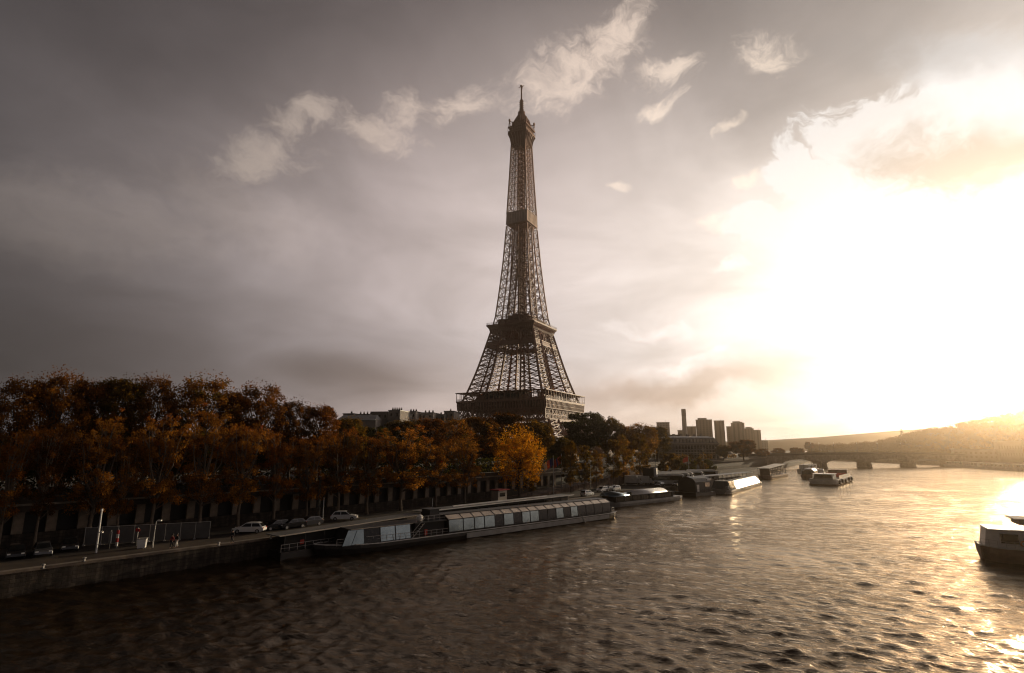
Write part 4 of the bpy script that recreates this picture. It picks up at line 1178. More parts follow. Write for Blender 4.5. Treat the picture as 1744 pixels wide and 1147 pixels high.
# carousel with a conical roof
s_, t_ = on_line(1236, 9); p = Vector(st(s_, t_)); cz = 7.5
cr = thing('carousel', 'round fairground carousel with a striped conical roof beside the street', 'carousel', (p.x, p.y, cz))
m = MB(); m.lathe([(6.4, 4.0), (6.5, 4.4), (3.2, 6.6), (.5, 8.4), (.15, 9.2)], 18); m.build('roof', M['plaster2'], cr)
m = MB(); m.lathe([(6.3, 0), (6.3, .5)], 18); m.lathe([(1.3, .5), (1.3, 4.2)], 12); m.build('platform', M['brown_hull'], cr)
for k in range(12): m = MB(); m.strut((5.8 * cos(k * pi / 6), 5.8 * sin(k * pi / 6), .5), (5.8 * cos(k * pi / 6), 5.8 * sin(k * pi / 6), 4.1), .16); m.build('post', M['metal'], cr)
cr.scale = (.72, .72, .8)

# flat roofed blocks over the tree tops left of the tower
GR = 'roofs over the trees left of the lattice tower'
roofs = [(587, 606, 705.5, 300, 'plaster2', 'small grey attic block, leftmost of the roofs over the trees', 1),
         (608, 634, 706.5, 305, 'plaster', 'pale attic block with chimney pots, second from the left', 4),
         (635, 665, 702.5, 290, 'plaster2', 'dark cubic roof block in the middle of the roofs', 0),
         (665, 685, 700.0, 280, 'plaster2', 'darkest and tallest roof block, bristling with small chimneys', 5),
         (686, 696, 705.5, 300, 'roof_grey', 'grey sloping roof right of the tallest roof block', 2),
         (696, 711, 701.8, 310, 'plaster', 'white attic house with a dark chimney row', 3),
         (720, 741, 703.8, 315, 'plaster', 'white gabled attic with two chimneys', 3),
         (742, 760, 706.8, 320, 'roof_grey', 'dark low roof with a round chimney left of the tower', 1),
         (759, 776, 701.2, 325, 'plaster2', 'brown house touching the left edge of the lattice tower', 1)]
for a, c, top, Y, mt, lab, nch in roofs:
    x, y, w, h = px_box(a, c, top, Y, 14, 7.5)
    t = thing('town_house', lab, 'house', (x, y, 7.5), R(-8), GR)
    m = MB(); m.box(0, 0, h / 2, w, 14, h); m.box(0, 0, h - 4.2, w + 1.0, 15, .4); m.build('walls', M[mt], t)
    m = MB(); m.box(0, 0, h + .2, w + .5, 14.5, .4); rf = m.build('roof', M['roof_grey'], t)
    for k in range(nch):
        m = MB(); xx = -w / 2 + w * (k + .6) / (nch + .2); m.box(xx, -3, h + .8, .8, .5, 1.0); m.lathe([(.14, h + 1.3), (.12, h + 1.9)], 6, xx - .2, -3); m.lathe([(.14, h + 1.3), (.12, h + 1.9)], 6, xx + .2, -3); m.build('chimney', M['bark'], rf)
    for k in range(max(2, int(w / 2.6))):
        m = MB(); m.box(-w / 2 + w * (k + .5) / max(2, int(w / 2.6)), -7.04, h - 2.0, .9, .1, 1.5); m.build('window', M['pane_dark'], t)
# long lower roof with a green band under the leftmost roofs
x, y, w, h = px_box(575, 640, 714, 270, 14, 7.5)
t = thing('long_house', 'long low building with a pale gutter line below the leftmost roofs', 'house', (x, y, 7.5)); m = MB(); m.box(0, 0, h / 2, w, 14, h); m.build('walls', M['plaster2'], t); m = MB(); m.box(0, -7.2, h - .3, w, .5, .5); m.build('gutter', M['white'], t)
m = MB(); m.rings([[(-w / 2, -7, h), (w / 2, -7, h), (w / 2, 7, h), (-w / 2, 7, h)], [(-w / 2 + 1, -1, h + 2.2), (w / 2 - 1, -1, h + 2.2), (w / 2 - 1, 1, h + 2.2), (-w / 2 + 1, 1, h + 2.2)]]); m.build('roof', M['roof_grey'], t)

# right bank: long hazy buildings above the water
for a, c, top, Y, lab in [(1640, 1700, 766, 470, 'hazy pale building with bright windows on the far right bank'), (1712, 1744, 752, 452, 'taller hazy building at the right edge on the far right bank')]:
    x, y, w, h = px_box(a, c, top, Y, 14, 3.2)
    t = thing('riverside_house', lab, 'building', (x, y, 3.2), R(-30), 'buildings on the far right bank')
    m = MB(); m.box(0, 0, h / 2, w, 14, h); m.build('walls', M['plaster2'], t); m = MB(); m.box(0, 0, h + .3, w + 1, 15, .6); m.build('roof', M['roof_grey'], t)
    for k in range(9):
        for zz in (.35, .7): m = MB(); m.box(-w / 2 + w * (k + .5) / 9, -7.05, h * zz, w / 22, .12, h * .16); m.build('window', M['pane_cream'], t)
x, y, w, h = px_box(1408, 1421, 760, 900, 18, 7.5); x2 = x
t = thing('distant_block', 'small square block far beyond the bridge on the horizon', 'building', (x, y, 7.5)); m = MB(); m.box(0, 0, h / 2, w, 18, h); m.build('walls', M['tower_c'], t); m = MB(); m.box(0, 0, h + .4, w * .6, 10, .8); m.build('roof', M['plaster2'], t)

# ------------------------------------------------------------------ street lamps on the bridge
lamp0 = None
LB = ['street lamp on the bridge above the leftmost visible pier', 'street lamp on the bridge left of the brightest arch', 'street lamp on the bridge above the brightest arch', 'street lamp on the bridge above the second pier from the left', 'street lamp on the bridge between the second and the third pier', 'street lamp on the bridge above the third pier']
for i, px in enumerate((1391, 1405, 1430, 1470, 1505, 1545)):
    u = bridge_u(px, 9); p = BA + BD * u; q = (p.x - BD.y * -HW * 0 , p.y, deck_top(u) + 1.5)
    nx, ny = -BD.y, BD.x; q = (p.x + nx * (HW + .12), p.y + ny * (HW + .12), deck_top(u) + 1.5)
    if lamp0 is None:
        lamp0 = thing('street_lamp', LB[i], 'street lamp', q, 0, 'street lamps on the bridge')
        m = MB(); m.lathe([(.16, 0), (.14, .5), (.08, .7), (.06, 6.2)], 8); m.build('post', M['metal_dark'], lamp0)
        m = MB(); m.lathe([(.12, 6.2), (.28, 6.5), (.26, 6.9), (.08, 7.1)], 8); m.build('lantern', M['lamp_lens'], lamp0)
    else: dup(lamp0, q, 0, LB[i])

# ------------------------------------------------------------------ boats
def seg_u(px, A, Bp, z=0.5):        # distance along A->Bp at which the column px crosses it
    A = Vector(A); Bp = Vector(Bp); Ls = (Bp - A).length; D = (Bp - A) / Ls; lo, hi = -20, Ls + 40
    for _ in range(45):
        m = (lo + hi) / 2; p = A + D * m; d = p.y * cos(PITCH) + (z - CAM_H) * sin(PITCH)
        if 872 + FPX * p.x / d < px: lo = m
        else: hi = m
    return lo
def hull(Ln, Wd, zd, bow=8.0, stern=3.0, rise=.4, blunt=.05, draft=-.5, fl=.86):   # bow at x=0
    xs = [0, .12 * bow, .35 * bow, .65 * bow, bow, Ln * .5, Ln - stern, Ln - stern * .3, Ln]
    ws = [blunt, .40, .70, .91, 1, 1, 1, .93, .80]
    rings = []
    for x, w in zip(xs, ws):
        r = max(0, 1 - x / bow) ** 1.5 * rise; h = Wd / 2 * w; k = fl if x > 0 else fl * .4; xb = x + (bow * .10 * max(0, 1 - x / bow)); 
        rings.append([(xb, -h * k, draft), (x, -h, zd * .55 + r * .8), (x, -h, zd + r), (x, h, zd + r), (x, h, zd * .55 + r * .8), (xb, h * k, draft)])
    m = MB(); m.rings(rings); return m, [(x, Wd / 2 * w, zd + max(0, 1 - x / bow) ** 1.5 * rise) for x, w in zip(xs, ws)]
def posts(parent, mat, ps, w):
    first = None
    for a, b_ in ps:
        m = MB(); m.strut(a, b_, w); m.build('post', mat, parent)
def rail(line, z, h, sp=1.6, w=.05, side=-1):
    m = MB(); prev = None
    for a, b_ in zip(line, line[1:]):
        n = max(1, int((Vector(b_) - Vector(a)).length / sp))
        for i in range(n):
            p = Vector(a).lerp(Vector(b_), i / n); q = Vector(a).lerp(Vector(b_), (i + 1) / n)
            m.strut(p, p + Vector((0, 0, h)), w); m.strut(p + Vector((0, 0, h)), q + Vector((0, 0, h)), w); m.strut(p + Vector((0, 0, h * .5)), q + Vector((0, 0, h * .5)), w * .6)
    return m

# long glass roofed dining boat in front
A1 = Vector((-26.5, 82.6)); B1 = Vector((23.3, 128.4)); L1 = (B1 - A1).length; D1 = (B1 - A1) / L1; N1 = Vector((-D1.y, D1.x)); W1 = 6.0
o1 = A1 + N1 * W1 / 2
bt = thing('river_boat', 'very long dark dining boat with slanted glass roof and rows of big panes', 'boat', (o1.x, o1.y, 0), atan2(D1.y, D1.x))
u1 = lambda px, z=2.5: seg_u(px, A1, B1, z)
m, ol = hull(L1, W1, 1.1, 9, 2.5, .45); m.build('hull', M['black_hull'], bt)
m = MB()
for s in (-1, 1):
    for a, c in zip(ol, ol[1:]): m.strut((a[0], s * (a[1] + .03), a[2] + .04), (c[0], s * (c[1] + .03), c[2] + .04), .14, .12)
m.build('gunwale', M['white_hull'], bt)
m = MB()
for s in (-1, 1): m.box((u1(795) + L1 - 3) / 2, s * (W1 / 2 + .03), .52, L1 - 3 - u1(795), .12, .82)
m.build('side_strake', M['grey_hull'], bt)
m = MB(); m.box(L1 / 2 + 2, 0, 1.13, L1 - 9, W1 - .5, .08); m.build('deck', M['deck'], bt)
# front cabin
xf0, xf1 = u1(584), u1(704)
yb, yt, zb, zt = 2.62, 2.25, 1.2, 3.35
m = MB(); m.add([(xf0 + .3, -yb + .3, zb), (xf1, -yb + .12, zb), (xf1, yb - .12, zb), (xf0 + .3, yb - .3, zb), (xf0 + 1.7, -yt + .3, zt), (xf1, -yt + .12, zt), (xf1, yt - .12, zt), (xf0 + 1.7, yt - .3, zt)],
                [(0, 1, 5, 4), (1, 2, 6, 5), (2, 3, 7, 6), (3, 0, 4, 7), (4, 5, 6, 7)])
cab = m.build('front_cabin', M['void'], bt)
def side_pane(parent, xa, xc, za, zc, ya, yc, mat, rake0=0.0, s=-1, name='window_pane', rake1=0.0):
    m = MB(); q = [(xa, s * ya, za), (xc, s * ya, za), (xc + rake1, s * yc, zc), (xa + rake0, s * yc, zc)]
    if s > 0: q = q[::-1]
    m.slab(*q, .05); return m.build(name, mat, parent)
fr = MB()
for a, c, mt, rk in [(586, 601, 'pane_pale', 1.0), (602, 623, 'pane_pale', 1.0), (625, 650, 'pane_dark', 0), (652, 676, 'pane_pale', 0), (677.5, 702, 'pane_pale', 0)]:
    side_pane(cab, u1(a) + (.0), u1(c), zb + .05, zt - .05, yb, yt, M[mt], rk, -1, 'window_pane', 1.0 if a == 586 else 0.0)
for a, c in [(586, 623), (625, 702)]: side_pane(cab, u1(a), u1(c), zb + .05, zt - .05, yb, yt, M['pane_dark'], 0, 1)
for px in (624, 651, 677, 703): fr.strut((u1(px), -yb - .03, zb), (u1(px), -yt - .03, zt), .1)
fr.strut((xf0 + 1.4, -yt, zt), (xf1 + .2, -yt, zt), .14); fr.strut((xf0 + .3, -yb, zb), (xf1, -yb, zb), .14)
fr.build('cabin_frame', M['frame'], bt)
m = MB(); m.slab((xf0 + 1.5, -yt - .15, zt + .08), (xf1 + .3, -yt - .15, zt + .08), (xf1 + .3, yt + .15, zt + .08), (xf0 + 1.5, yt + .15, zt + .08), .1); m.build('cabin_roof', M['metal_dark'], bt)
m = MB(); m.strut((xf0 + 1.5, -yt - .2, zt + .05), (xf1 + .3, -yt - .2, zt + .05), .09); m.build('roof_edge', M['plaster'], bt)
rail([(xf0 - .5, -2.2, 1.3), (u1(705), -2.85, 1.2), (u1(764), -2.9, 1.15)], 0, .9, 1.1, .045).build('railing', M['metal'], bt)
# open middle with the wheelhouse
xm0, xm1 = u1(712), u1(762)
m = MB(); m.box((xm0 + xm1) / 2, 0, 2.2, xm1 - xm0, 4.2, 2.1); wh = m.build('wheelhouse', M['void'], bt)
m = MB(); m.box((xm0 + xm1) / 2, 0, 3.32, xm1 - xm0 + .6, 5.0, .14); m.box(xm1 - 1.2, .3, 4.2, 1.9, 2.4, 1.6); m.box(xm1 - 1.2, .3, 5.05, 2.3, 2.8, .12); m.build('bridge_deck', M['frame'], wh)
m = MB(); m.lathe([(.05, 3.4), (.45, 3.55), (.55, 3.95), (.42, 4.35), (.1, 4.5)], 12, xm0 + 1.2, -1.6); m.build('radar_dome', M['white'], wh)
m = MB()
for k in range(7): m.box(xm0 - .6 + k * .33, -2.0, 1.25 + k * .3, .3, .9, .06)
m.strut((xm0 - .8, -2.5, 1.9), (xm0 + 1.6, -2.5, 4.1), .06); m.strut((xm0 - .7, -2.5, 1.1), (xm0 + 1.5, -2.5, 3.2), .08); m.build('stairs', M['metal'], wh)
rail([(xm0, -2.4, 3.4), (xm1, -2.4, 3.4)], 0, .9, 1.0, .05).build('bridge_railing', M['metal'], wh)
m = MB(); m.box(xm0 + 2.0, -2.2, 1.75, .5, .3, .9); m.build('fire_locker', M['red'], wh)
# aft saloon
xa0, xa1 = u1(766), u1(1042)
zb, zt, zr, yb, yt, yr = 1.45, 3.35, 4.05, 2.80, 2.62, 1.35
m = MB(); m.rings([[(x, -yb + .15, zb - .3), (x, -yt + .15, zt - .05), (x, -yr, zr - .12), (x, yr, zr - .12), (x, yt - .15, zt - .05), (x, yb - .15, zb - .3)] for x in (xa0, xa1)])
sal = m.build('saloon', M['void'], bt)
panes = [(766, 791, 1), (791, 810, 1), (810, 827, 1), (827, 845, 1), (845, 860, 0), (860, 877, 1), (877, 891, 0), (891, 905, 1), (905, 920, 1), (920, 935, 0), (935, 949, 0), (949, 962, 1), (962, 974, 0), (974, 986, 1), (986, 1000, 0), (1000, 1014, 0), (1014, 1028, 0), (1028, 1042, 0)]
fr = MB()
for i, (a, c, k) in enumerate(panes):
    xa, xc = u1(a), u1(c)
    side_pane(sal, xa + .07, xc - .07, zb, zt - .05, yb, yt, M['pane_pale'] if k else M['pane_dark'])
    if i < 8 or k: side_pane(sal, xa + .07, xc - .07, zb, zt - .05, yb, yt, M['pane_dark'], 0, 1)
    sk = .55
    m = MB(); m.slab((xa + .08, -yt - .02, zt + .02), (xc - .08, -yt - .02, zt + .02), (xc - .08 + sk * 0, -yr, zr), (xa + .08, -yr, zr), .05); m.build('roof_pane', M['pane_cream'], sal)
    for s in (-1, 1): fr.strut((xc, s * (yb + .02), zb - .1), (xc, s * (yt + .02), zt), .11); fr.strut((xc, s * (yt + .02), zt), (xc, s * yr, zr + .03), .1)
for s in (-1, 1):
    for y, z in ((yb + .02, zb - .08), (yt + .02, zt), (yr, zr + .02)): fr.strut((xa0 - .1, s * y, z), (xa1 + .1, s * y, z), .12)
fr.build('saloon_frame', M['frame'], bt)
m = MB(); m.slab((xa0, -yr, zr + .05), (xa1, -yr, zr + .05), (xa1, yr, zr + .05), (xa0, yr, zr + .05), .08); m.build('roof_walkway', M['metal_dark'], bt)
rail([(xa1 + .3, -2.7, 1.15), (L1 - .3, -2.3, 1.15), (L1 - .3, 2.3, 1.15)], 0, 1.0, 1.0, .06).build('stern_railing', M['metal'], bt)
m = MB(); m.strut((L1 - 12, -3.1, 1.2), (L1 - 11.2, -3.35, -.2), .12); m.build('boarding_ladder', M['white_hull'], bt); m = MB(); m.strut((L1 - .2, 0, .7), (L1 + 3.0, -.6, .9), .2); m.build('mooring_spar', M['white_hull'], bt)

# landing stage between the quay and the bow of the long boat
px_, py_ = st(42, -2.0)
ls = thing('landing_stage', 'dark covered landing stage with thin pale roof edge behind the bow of the dining boat', 'landing stage', (px_, py_, 0), atan2(QU.y, QU.x))
m = MB(); m.box(0, 0, .35, 26, 3.4, 1.2); m.build('pontoon', M['black_hull'], ls)
m = MB(); m.box(-1, .2, 2.1, 22, 2.2, 2.3); m.build('cabin', M['void'], ls)
m = MB(); m.add([(-13.5, -1.9, 3.1), (13, -1.9, 3.7), (13, 1.9, 3.7), (-13.5, 1.9, 3.1), (-13.5, -1.9, 3.22), (13, -1.9, 3.82), (13, 1.9, 3.82), (-13.5, 1.9, 3.22)], [(3, 2, 1, 0), (4, 5, 6, 7), (0, 1, 5, 4), (1, 2, 6, 5), (2, 3, 7, 6), (3, 0, 4, 7)]); rf = m.build('roof', M['roof_grey'], ls)
m = MB(); m.strut((-13.5, -1.95, 3.2), (13, -1.95, 3.8), .13); m.build('roof_edge', M['plaster'], rf)
posts(ls, M['metal_dark'], [((-12.5 + k * 3.1, -1.6, .9), (-12.5 + k * 3.1, -1.6, 3.3 + k * .06)) for k in range(9)], .1)
for k in range(4): m = MB(); m.box(4.2 + k * 2.1, -1.72, 2.75, 1.98, .06, .85); m.build('side_panel', M['pane_pale'], ls)
m = MB(); m.box(-9.5, -1.0, 1.9, .6, .1, .6); m.build('lifebuoy_board', M['red'], ls)
rail([(-13, -1.65, .95), (3, -1.65, .95)], 0, 1.0, 1.2, .05).build('railing', M['metal'], ls)

# second long boat behind
x2, y2 = st(78, -2.4)
b2 = thing('river_boat', 'low long boat with flat pale edged roof moored behind the long dining boat', 'boat', (x2, y2, 0), atan2(QU.y, QU.x) - R(1.0))
m, ol = hull(48, 3.4, 1.2, 5, 3, .3); m.mat = None; h2 = m.build('hull', M['grey_hull'], b2); h2.location = (-24, 0, 0)
m = MB(); m.box(0, 0, 2.6, 42, 2.8, 2.9); m.build('saloon', M['void'], b2)
m = MB(); m.box(0, 0, 4.15, 46, 3.5, .14); rf = m.build('roof', M['roof_grey'], b2)
m = MB(); m.strut((-23, -1.78, 4.2), (23, -1.78, 4.2), .16); m.strut((-15, -.6, 4.45), (14, -.6, 4.45), .3, .22); m.build('roof_edge', M['white_hull'], rf)
for k in range(14): m = MB(); m.box(-19.5 + k * 3, -1.43, 2.9, 2.6, .08, 1.6); m.build('window_pane', M['pane_dark'], b2)

# white roofed boat further along
A3 = Vector((26.3, 148.5)); B3 = Vector((48.5, 168.6)); L3 = (B3 - A3).length; D3 = (B3 - A3) / L3; N3 = Vector((-D3.y, D3.x)); o3 = A3 + N3 * 2.7
b3 = thing('river_boat', 'grey boat with rounded pale barrel roof beyond the stern of the dining boat', 'boat', (o3.x, o3.y, 0), atan2(D3.y, D3.x))
m, ol = hull(L3 + 3, 5.4, 1.15, 4, 6, .2); m.build('hull', M['grey_hull'], b3)
m = MB(); m.box(L3 / 2 - .4, 0, 1.9, L3 - 3, 4.6, 1.5); s3 = m.build('cabin', M['void'], b3)
for k in range(9):
    m = MB(); m.box(1.6 + (k + .5) * (L3 - 4) / 9, -2.33, 1.85, (L3 - 4) / 9 - .15, .06, 1.1); m.build('window_pane', M['pane_dark'], s3)
def barrel(xa, xc, mat, name):
    m = MB(); rg = []
    for x in (xa, xc): rg.append([(x, 2.45 * cos(a), 2.62 + 1.05 * sin(a)) for a in [pi * i / 12 for i in range(13)]])
    m.rings(rg, True, False); return m.build(name, mat, b3, True)
barrel(u0 := seg_u(1048, A3, B3, 3), seg_u(1074, A3, B3, 3), M['pane_pale'], 'front_roof')
barrel(seg_u(1079, A3, B3, 3), seg_u(1138, A3, B3, 3), M['white'], 'main_roof')
m = MB(); xx = seg_u(1076.5, A3, B3, 3); m.box(xx, 0, 2.6, .9, 4.4, 1.8); m.build('doorway', M['void'], b3)
m = MB()
for k in range(8):
    xx = 1 + k * L3 / 8; m.strut((xx, -2.55, 1.1), (xx, -2.5, 2.65), .1)
m.strut((0, -2.52, 2.62), (L3 - 1, -2.52, 2.62), .12); m.build('frame', M['frame'], b3)

# dark landing house
p = Vector((59.5, 187.5)); lh = thing('landing_house', 'black floating landing house with an arched roof and a bright window', 'landing stage', (p.x, p.y, 0), R(38))
m = MB(); m.box(0, 0, .3, 11, 8, 1.4); m.build('pontoon', M['black_hull'], lh)
m = MB(); m.rings([[(x, -3.2, 1), (x, -3.3, 4.2), (x, -2.4, 5.3), (x, 0, 5.9), (x, 2.4, 5.3), (x, 3.3, 4.2), (x, 3.2, 1)] for x in (-4.4, 4.2)]); m.build('house', M['metal_dark'], lh)
m = MB(); m.box(1.9, -3.36, 3.3, 2.6, .1, 1.3); m.build('window', M['pane_cream'], lh)
m = MB(); m.box(-3.2, -3.32, 2.3, 1.2, .1, 2.2); m.build('door', M['metal'], lh)
m = MB(); m.box(2.2, -3.7, 4.9, 2.2, .5, .4); m.build('awning', M['white'], lh)
rail([(-5.4, -3.9, 1.0), (5.4, -3.9, 1.0)], 0, 1.0, 1.1, .06).build('railing', M['metal_dark'], lh)

# glass boat that flashes in the sun
D4 = Vector((.555, .832)); N4 = Vector((-D4.y, D4.x)); A4 = Vector((70.3, 187.0)); o4 = A4 + N4 * 3.4
b4 = thing('river_boat', 'glass cabin boat whose sloping panes flash in the low sun', 'boat', (o4.x, o4.y, 0), atan2(D4.y, D4.x))
m, ol = hull(58, 6.8, 1.3, 5, 3, .3, .75); m.build('hull', M['grey_hull'], b4)
m = MB(); m.box(29, -3.45, .95, 52, .12, .3); m.build('side_strake', M['white_hull'], b4)
m = MB(); m.add([(2.2, -2.9, 1.3), (12, -3.0, 1.3), (12, 3.0, 1.3), (2.2, 2.9, 1.3), (4.2, -2.2, 4.0), (12, -2.3, 4.0), (12, 2.3, 4.0), (4.2, 2.2, 4.0)], [(0, 1, 5, 4), (1, 2, 6, 5), (2, 3, 7, 6), (3, 0, 4, 7), (4, 5, 6, 7)]); c4 = m.build('front_cabin', M['void'], b4)
for k in range(3):
    y0, y1 = -2.85 + k * 1.9, -2.85 + (k + 1) * 1.9 - .12
    m = MB(); m.slab((2.14, y1, 1.45), (2.14, y0, 1.45), (4.1, y0 * .76, 3.9), (4.1, y1 * .76, 3.9), .05); m.build('window_pane', M['pane_pale'], c4)
for k in range(4):
    xa, xc = 4.2 + k * 1.95, 4.2 + (k + 1) * 1.95 - .12; side_pane(c4, xa, xc, 1.45, 3.9, 3.03, 2.36, M['pane_pale' if k % 2 else 'pane_dark'])
m = MB(); m.rings([[(x, -3.1, 1.2), (x, -2.35, 2.55), (x, -1.5, 3.6), (x, 1.5, 3.6), (x, 2.35, 2.55), (x, 3.1, 1.2)] for x in (12.4, 54)]); s4 = m.build('saloon', M['void'], b4)
for k in range(16):
    xa, xc = 13 + k * 2.55, 13 + (k + 1) * 2.55 - .14
    side_pane(s4, xa, xc, 1.25, 2.55, 3.14, 2.39, M['pane_pale']); m = MB(); m.slab((xa, -2.39, 2.6), (xc, -2.39, 2.6), (xc, -1.5, 3.66), (xa, -1.5, 3.66), .05); m.build('roof_pane', M['pane_pale'], s4)
m = MB()
for k in range(17): m.strut((12.93 + k * 2.55, -3.14, 1.2), (12.93 + k * 2.55, -2.4, 2.57), .12); m.strut((12.93 + k * 2.55, -2.4, 2.57), (12.93 + k * 2.55, -1.5, 3.66), .12)
m.build('saloon_frame', M['frame'], b4)
rail([(.4, -2.4, 1.6), (5, -3.3, 1.35), (12, -3.3, 1.3)], 0, .9, 1.0, .05).build('railing', M['metal'], b4)
# long canopy pontoon behind it
x_, y_ = st(205, -.6)
cp = thing('landing_stage', 'long floating walkway with thin flat canopy behind the flashing glass boat', 'landing stage', (x_, y_, 0), atan2(QU.y, QU.x) - R(3))
m = MB(); m.box(0, 0, .4, 62, 3.2, 1.2); m.build('pontoon', M['black_hull'], cp)
m = MB(); m.box(0, 0, 4.75, 64, 3.6, .16); m.build('canopy', M['metal_dark'], cp)
m = MB(); m.strut((-32, -1.85, 4.75), (32, -1.85, 4.75), .16); m.build('canopy_edge', M['white_hull'], cp)
posts(cp, M['metal_dark'], [((-30 + 4 * k, -1.4, 1), (-30 + 4 * k, -1.4, 4.7)) for k in range(16)], .14)
for k in range(10): m = MB(); m.box(-26 + 5.4 * k, .4, 2.1, 3.6, 1.0, 2.2); m.box(-26 + 5.4 * k, .4, 3.26, 3.8, 1.2, .12); m.build('ticket_booth', M['plaster2'], cp)

# excursion boat in midstream
D5 = Vector((.62, .785)); N5 = Vector((-D5.y, D5.x)); A5 = Vector((127.6, 226.5)); o5 = A5 + N5 * 5.2
b5 = thing('excursion_boat', 'white open deck excursion boat with red seats coming up the middle of the river', 'boat', (o5.x, o5.y, 0), atan2(D5.y, D5.x))
m, ol = hull(44, 10.4, 2.3, 4, 3, .1, .86); m.build('hull', M['white_hull'], b5)
m, ol = hull(44.2, 10.6, .55, 4, 3, .0, .84); m.build('waterline_band', M['brown_hull'], b5)
m = MB(); m.box(22, 0, 2.34, 39, 9.6, .1); m.build('deck', M['deck'], b5)
m = MB(); m.add([(4.0, -3.6, 2.3), (11, -3.8, 2.3), (11, 3.8, 2.3), (4.0, 3.6, 2.3), (5.2, -3.2, 4.2), (11, -3.6, 4.2), (11, 3.6, 4.2), (5.2, 3.2, 4.2)], [(0, 1, 5, 4), (1, 2, 6, 5), (2, 3, 7, 6), (3, 0, 4, 7), (4, 5, 6, 7)]); w5 = m.build('wheelhouse', M['grey_hull'], b5)
m = MB(); m.slab((4.28, 3.1, 2.9), (4.28, -3.1, 2.9), (5.05, -2.9, 4.0), (5.05, 2.9, 4.0), .06); m.build('windscreen', M['pane_dark'], w5)
m = MB(); m.box(8.2, 0, 4.28, 7, 8.0, .14); m.build('roof', M['white'], w5)
for k in range(12): m = MB(); m.box(13 + k * 2.2, 0, 2.85, .7, 7.4, .12); m.box(13.35 + k * 2.2, 0, 3.3, .12, 7.4, .8); m.build('seat_row', M['red_seat'], b5)
for s in (-1, 1):
    m = MB(); m.box(25, s * 4.9, 3.0, 30, .14, 1.3); m.build('side_screen', M['white'], b5)
m = MB(); m.box(41, 0, 3.6, 3, 7.5, 2.6); m.build('stern_cabin', M['brown_hull'], b5)
m = MB(); m.strut((6, 0, 4.3), (6, 0, 8.6), .14); m.strut((6, -1, 7.4), (6, 1, 7.4), .1); m.build('mast', M['metal_dark'], b5)
for k, (x, z) in enumerate(((6, 1.2), (13, 1.4), (21, 1.0), (30, 1.4), (38, 1.2))): m = MB(); m.lathe([(.1, z - .8), (.42, z - .6), (.42, z + .6), (.1, z + .8)], 8, x, -5.5); m.build('fender', M['tyre'], b5)
for k, (x, y, zz) in enumerate(((12.2, -2.6, 2.4), (12.4, 1.2, 2.4), (12.0, 3.0, 2.4))): pass

# excursion boat at the right edge of the picture
D6 = Vector((.87, -.49)).normalized(); A6 = Vector((64.4, 80.5)); N6 = Vector((-D6.y, D6.x)); o6 = A6 + N6 * 3.0
b6 = thing('excursion_boat', 'dark hulled cabin boat cut off by the right edge in the glitter', 'boat', (o6.x, o6.y, 0), atan2(D6.y, D6.x))
m, ol = hull(30, 6.0, 2.35, 2.6, 3, .12, .55, -.5, .86); m.build('hull', M['brown_hull'], b6)
m = MB()
for s in (-1, 1):
    for a, c in zip(ol, ol[1:]): m.strut((a[0], s * (a[1] + .03), a[2]), (c[0], s * (c[1] + .03), c[2]), .16, .2)
m.build('gunwale', M['white_hull'], b6)
m = MB(); m.add([(.5, -1.7, 2.35), (1.9, -2.6, 2.35), (27, -2.7, 2.35), (27, 2.7, 2.35), (1.9, 2.6, 2.35), (.5, 1.7, 2.35), (.9, -1.6, 5.1), (2.1, -2.5, 5.1), (27, -2.6, 5.1), (27, 2.6, 5.1), (2.1, 2.5, 5.1), (.9, 1.6, 5.1)],
                [(0, 1, 7, 6), (1, 2, 8, 7), (2, 3, 9, 8), (3, 4, 10, 9), (4, 5, 11, 10), (5, 0, 6, 11), (6, 7, 8, 9, 10, 11)]); c6 = m.build('cabin', M['white'], b6)
for k in range(8):
    xa = .3 + k * 2.5
    w_ = 1.9 if k else .0
    if k: m = MB(); m.box(xa + .3, -2.68, 3.85, 1.9, .06, 1.5); wp = m.build('window_pane', M['pane_dark'], c6); m = MB(); [m.strut((xa + .3 + dx, -2.72, 3.05), (xa + .3 + dx, -2.72, 4.65), .08) for dx in (-1, 1)]; [m.strut((xa - .7, -2.72, z), (xa + 1.3, -2.72, z), .08) for z in (3.05, 4.65)]; m.build('window_frame', M['white_hull'], c6)
m = MB(); m.box(14.2, 0, 5.2, 26.5, 5.5, .18); m.build('roof', M['white'], c6)
m = MB(); m.box(12.0, 0, 6.95, 16, 4.6, .2); m.box(12.2, 0, 6.45, 15.4, 4.0, .85); m.build('upper_canopy', M['plaster2'], b6)
posts(b6, M['metal'], [((5 + k * 2.6, -2.2, 5.3), (5 + k * 2.6, -2.2, 6.85)) for k in range(6)], .1)
m = MB(); m.rings([[(9.0, -.3, 7.25), (9.0, .3, 7.25), (9, .3, 7.3), (9, -.3, 7.3)], [(11.6, -.35, 7.4), (11.6, .35, 7.4), (11.6, .35, 7.75), (11.6, -.35, 7.75)]]); m.strut((10.2, 0, 7.0), (10.2, 0, 7.5), .12); m.strut((11.5, 0, 7.5), (11.5, 0, 8.6), .06); m.build('radar', M['white'], b6)
rail([(.1, -1.7, 2.5), (2.6, -2.95, 2.4), (8, -2.95, 2.35)], 0, 1.0, .9, .05).build('railing', M['metal'], b6)
m = MB()
import itertools
tv = [(.42 * cos(a) + .11 * cos(a) * cos(b_), .11 * sin(b_), .42 * sin(a) + .11 * sin(a) * cos(b_)) for a in [2 * pi * i / 12 for i in range(12)] for b_ in [2 * pi * j / 6 for j in range(6)]]
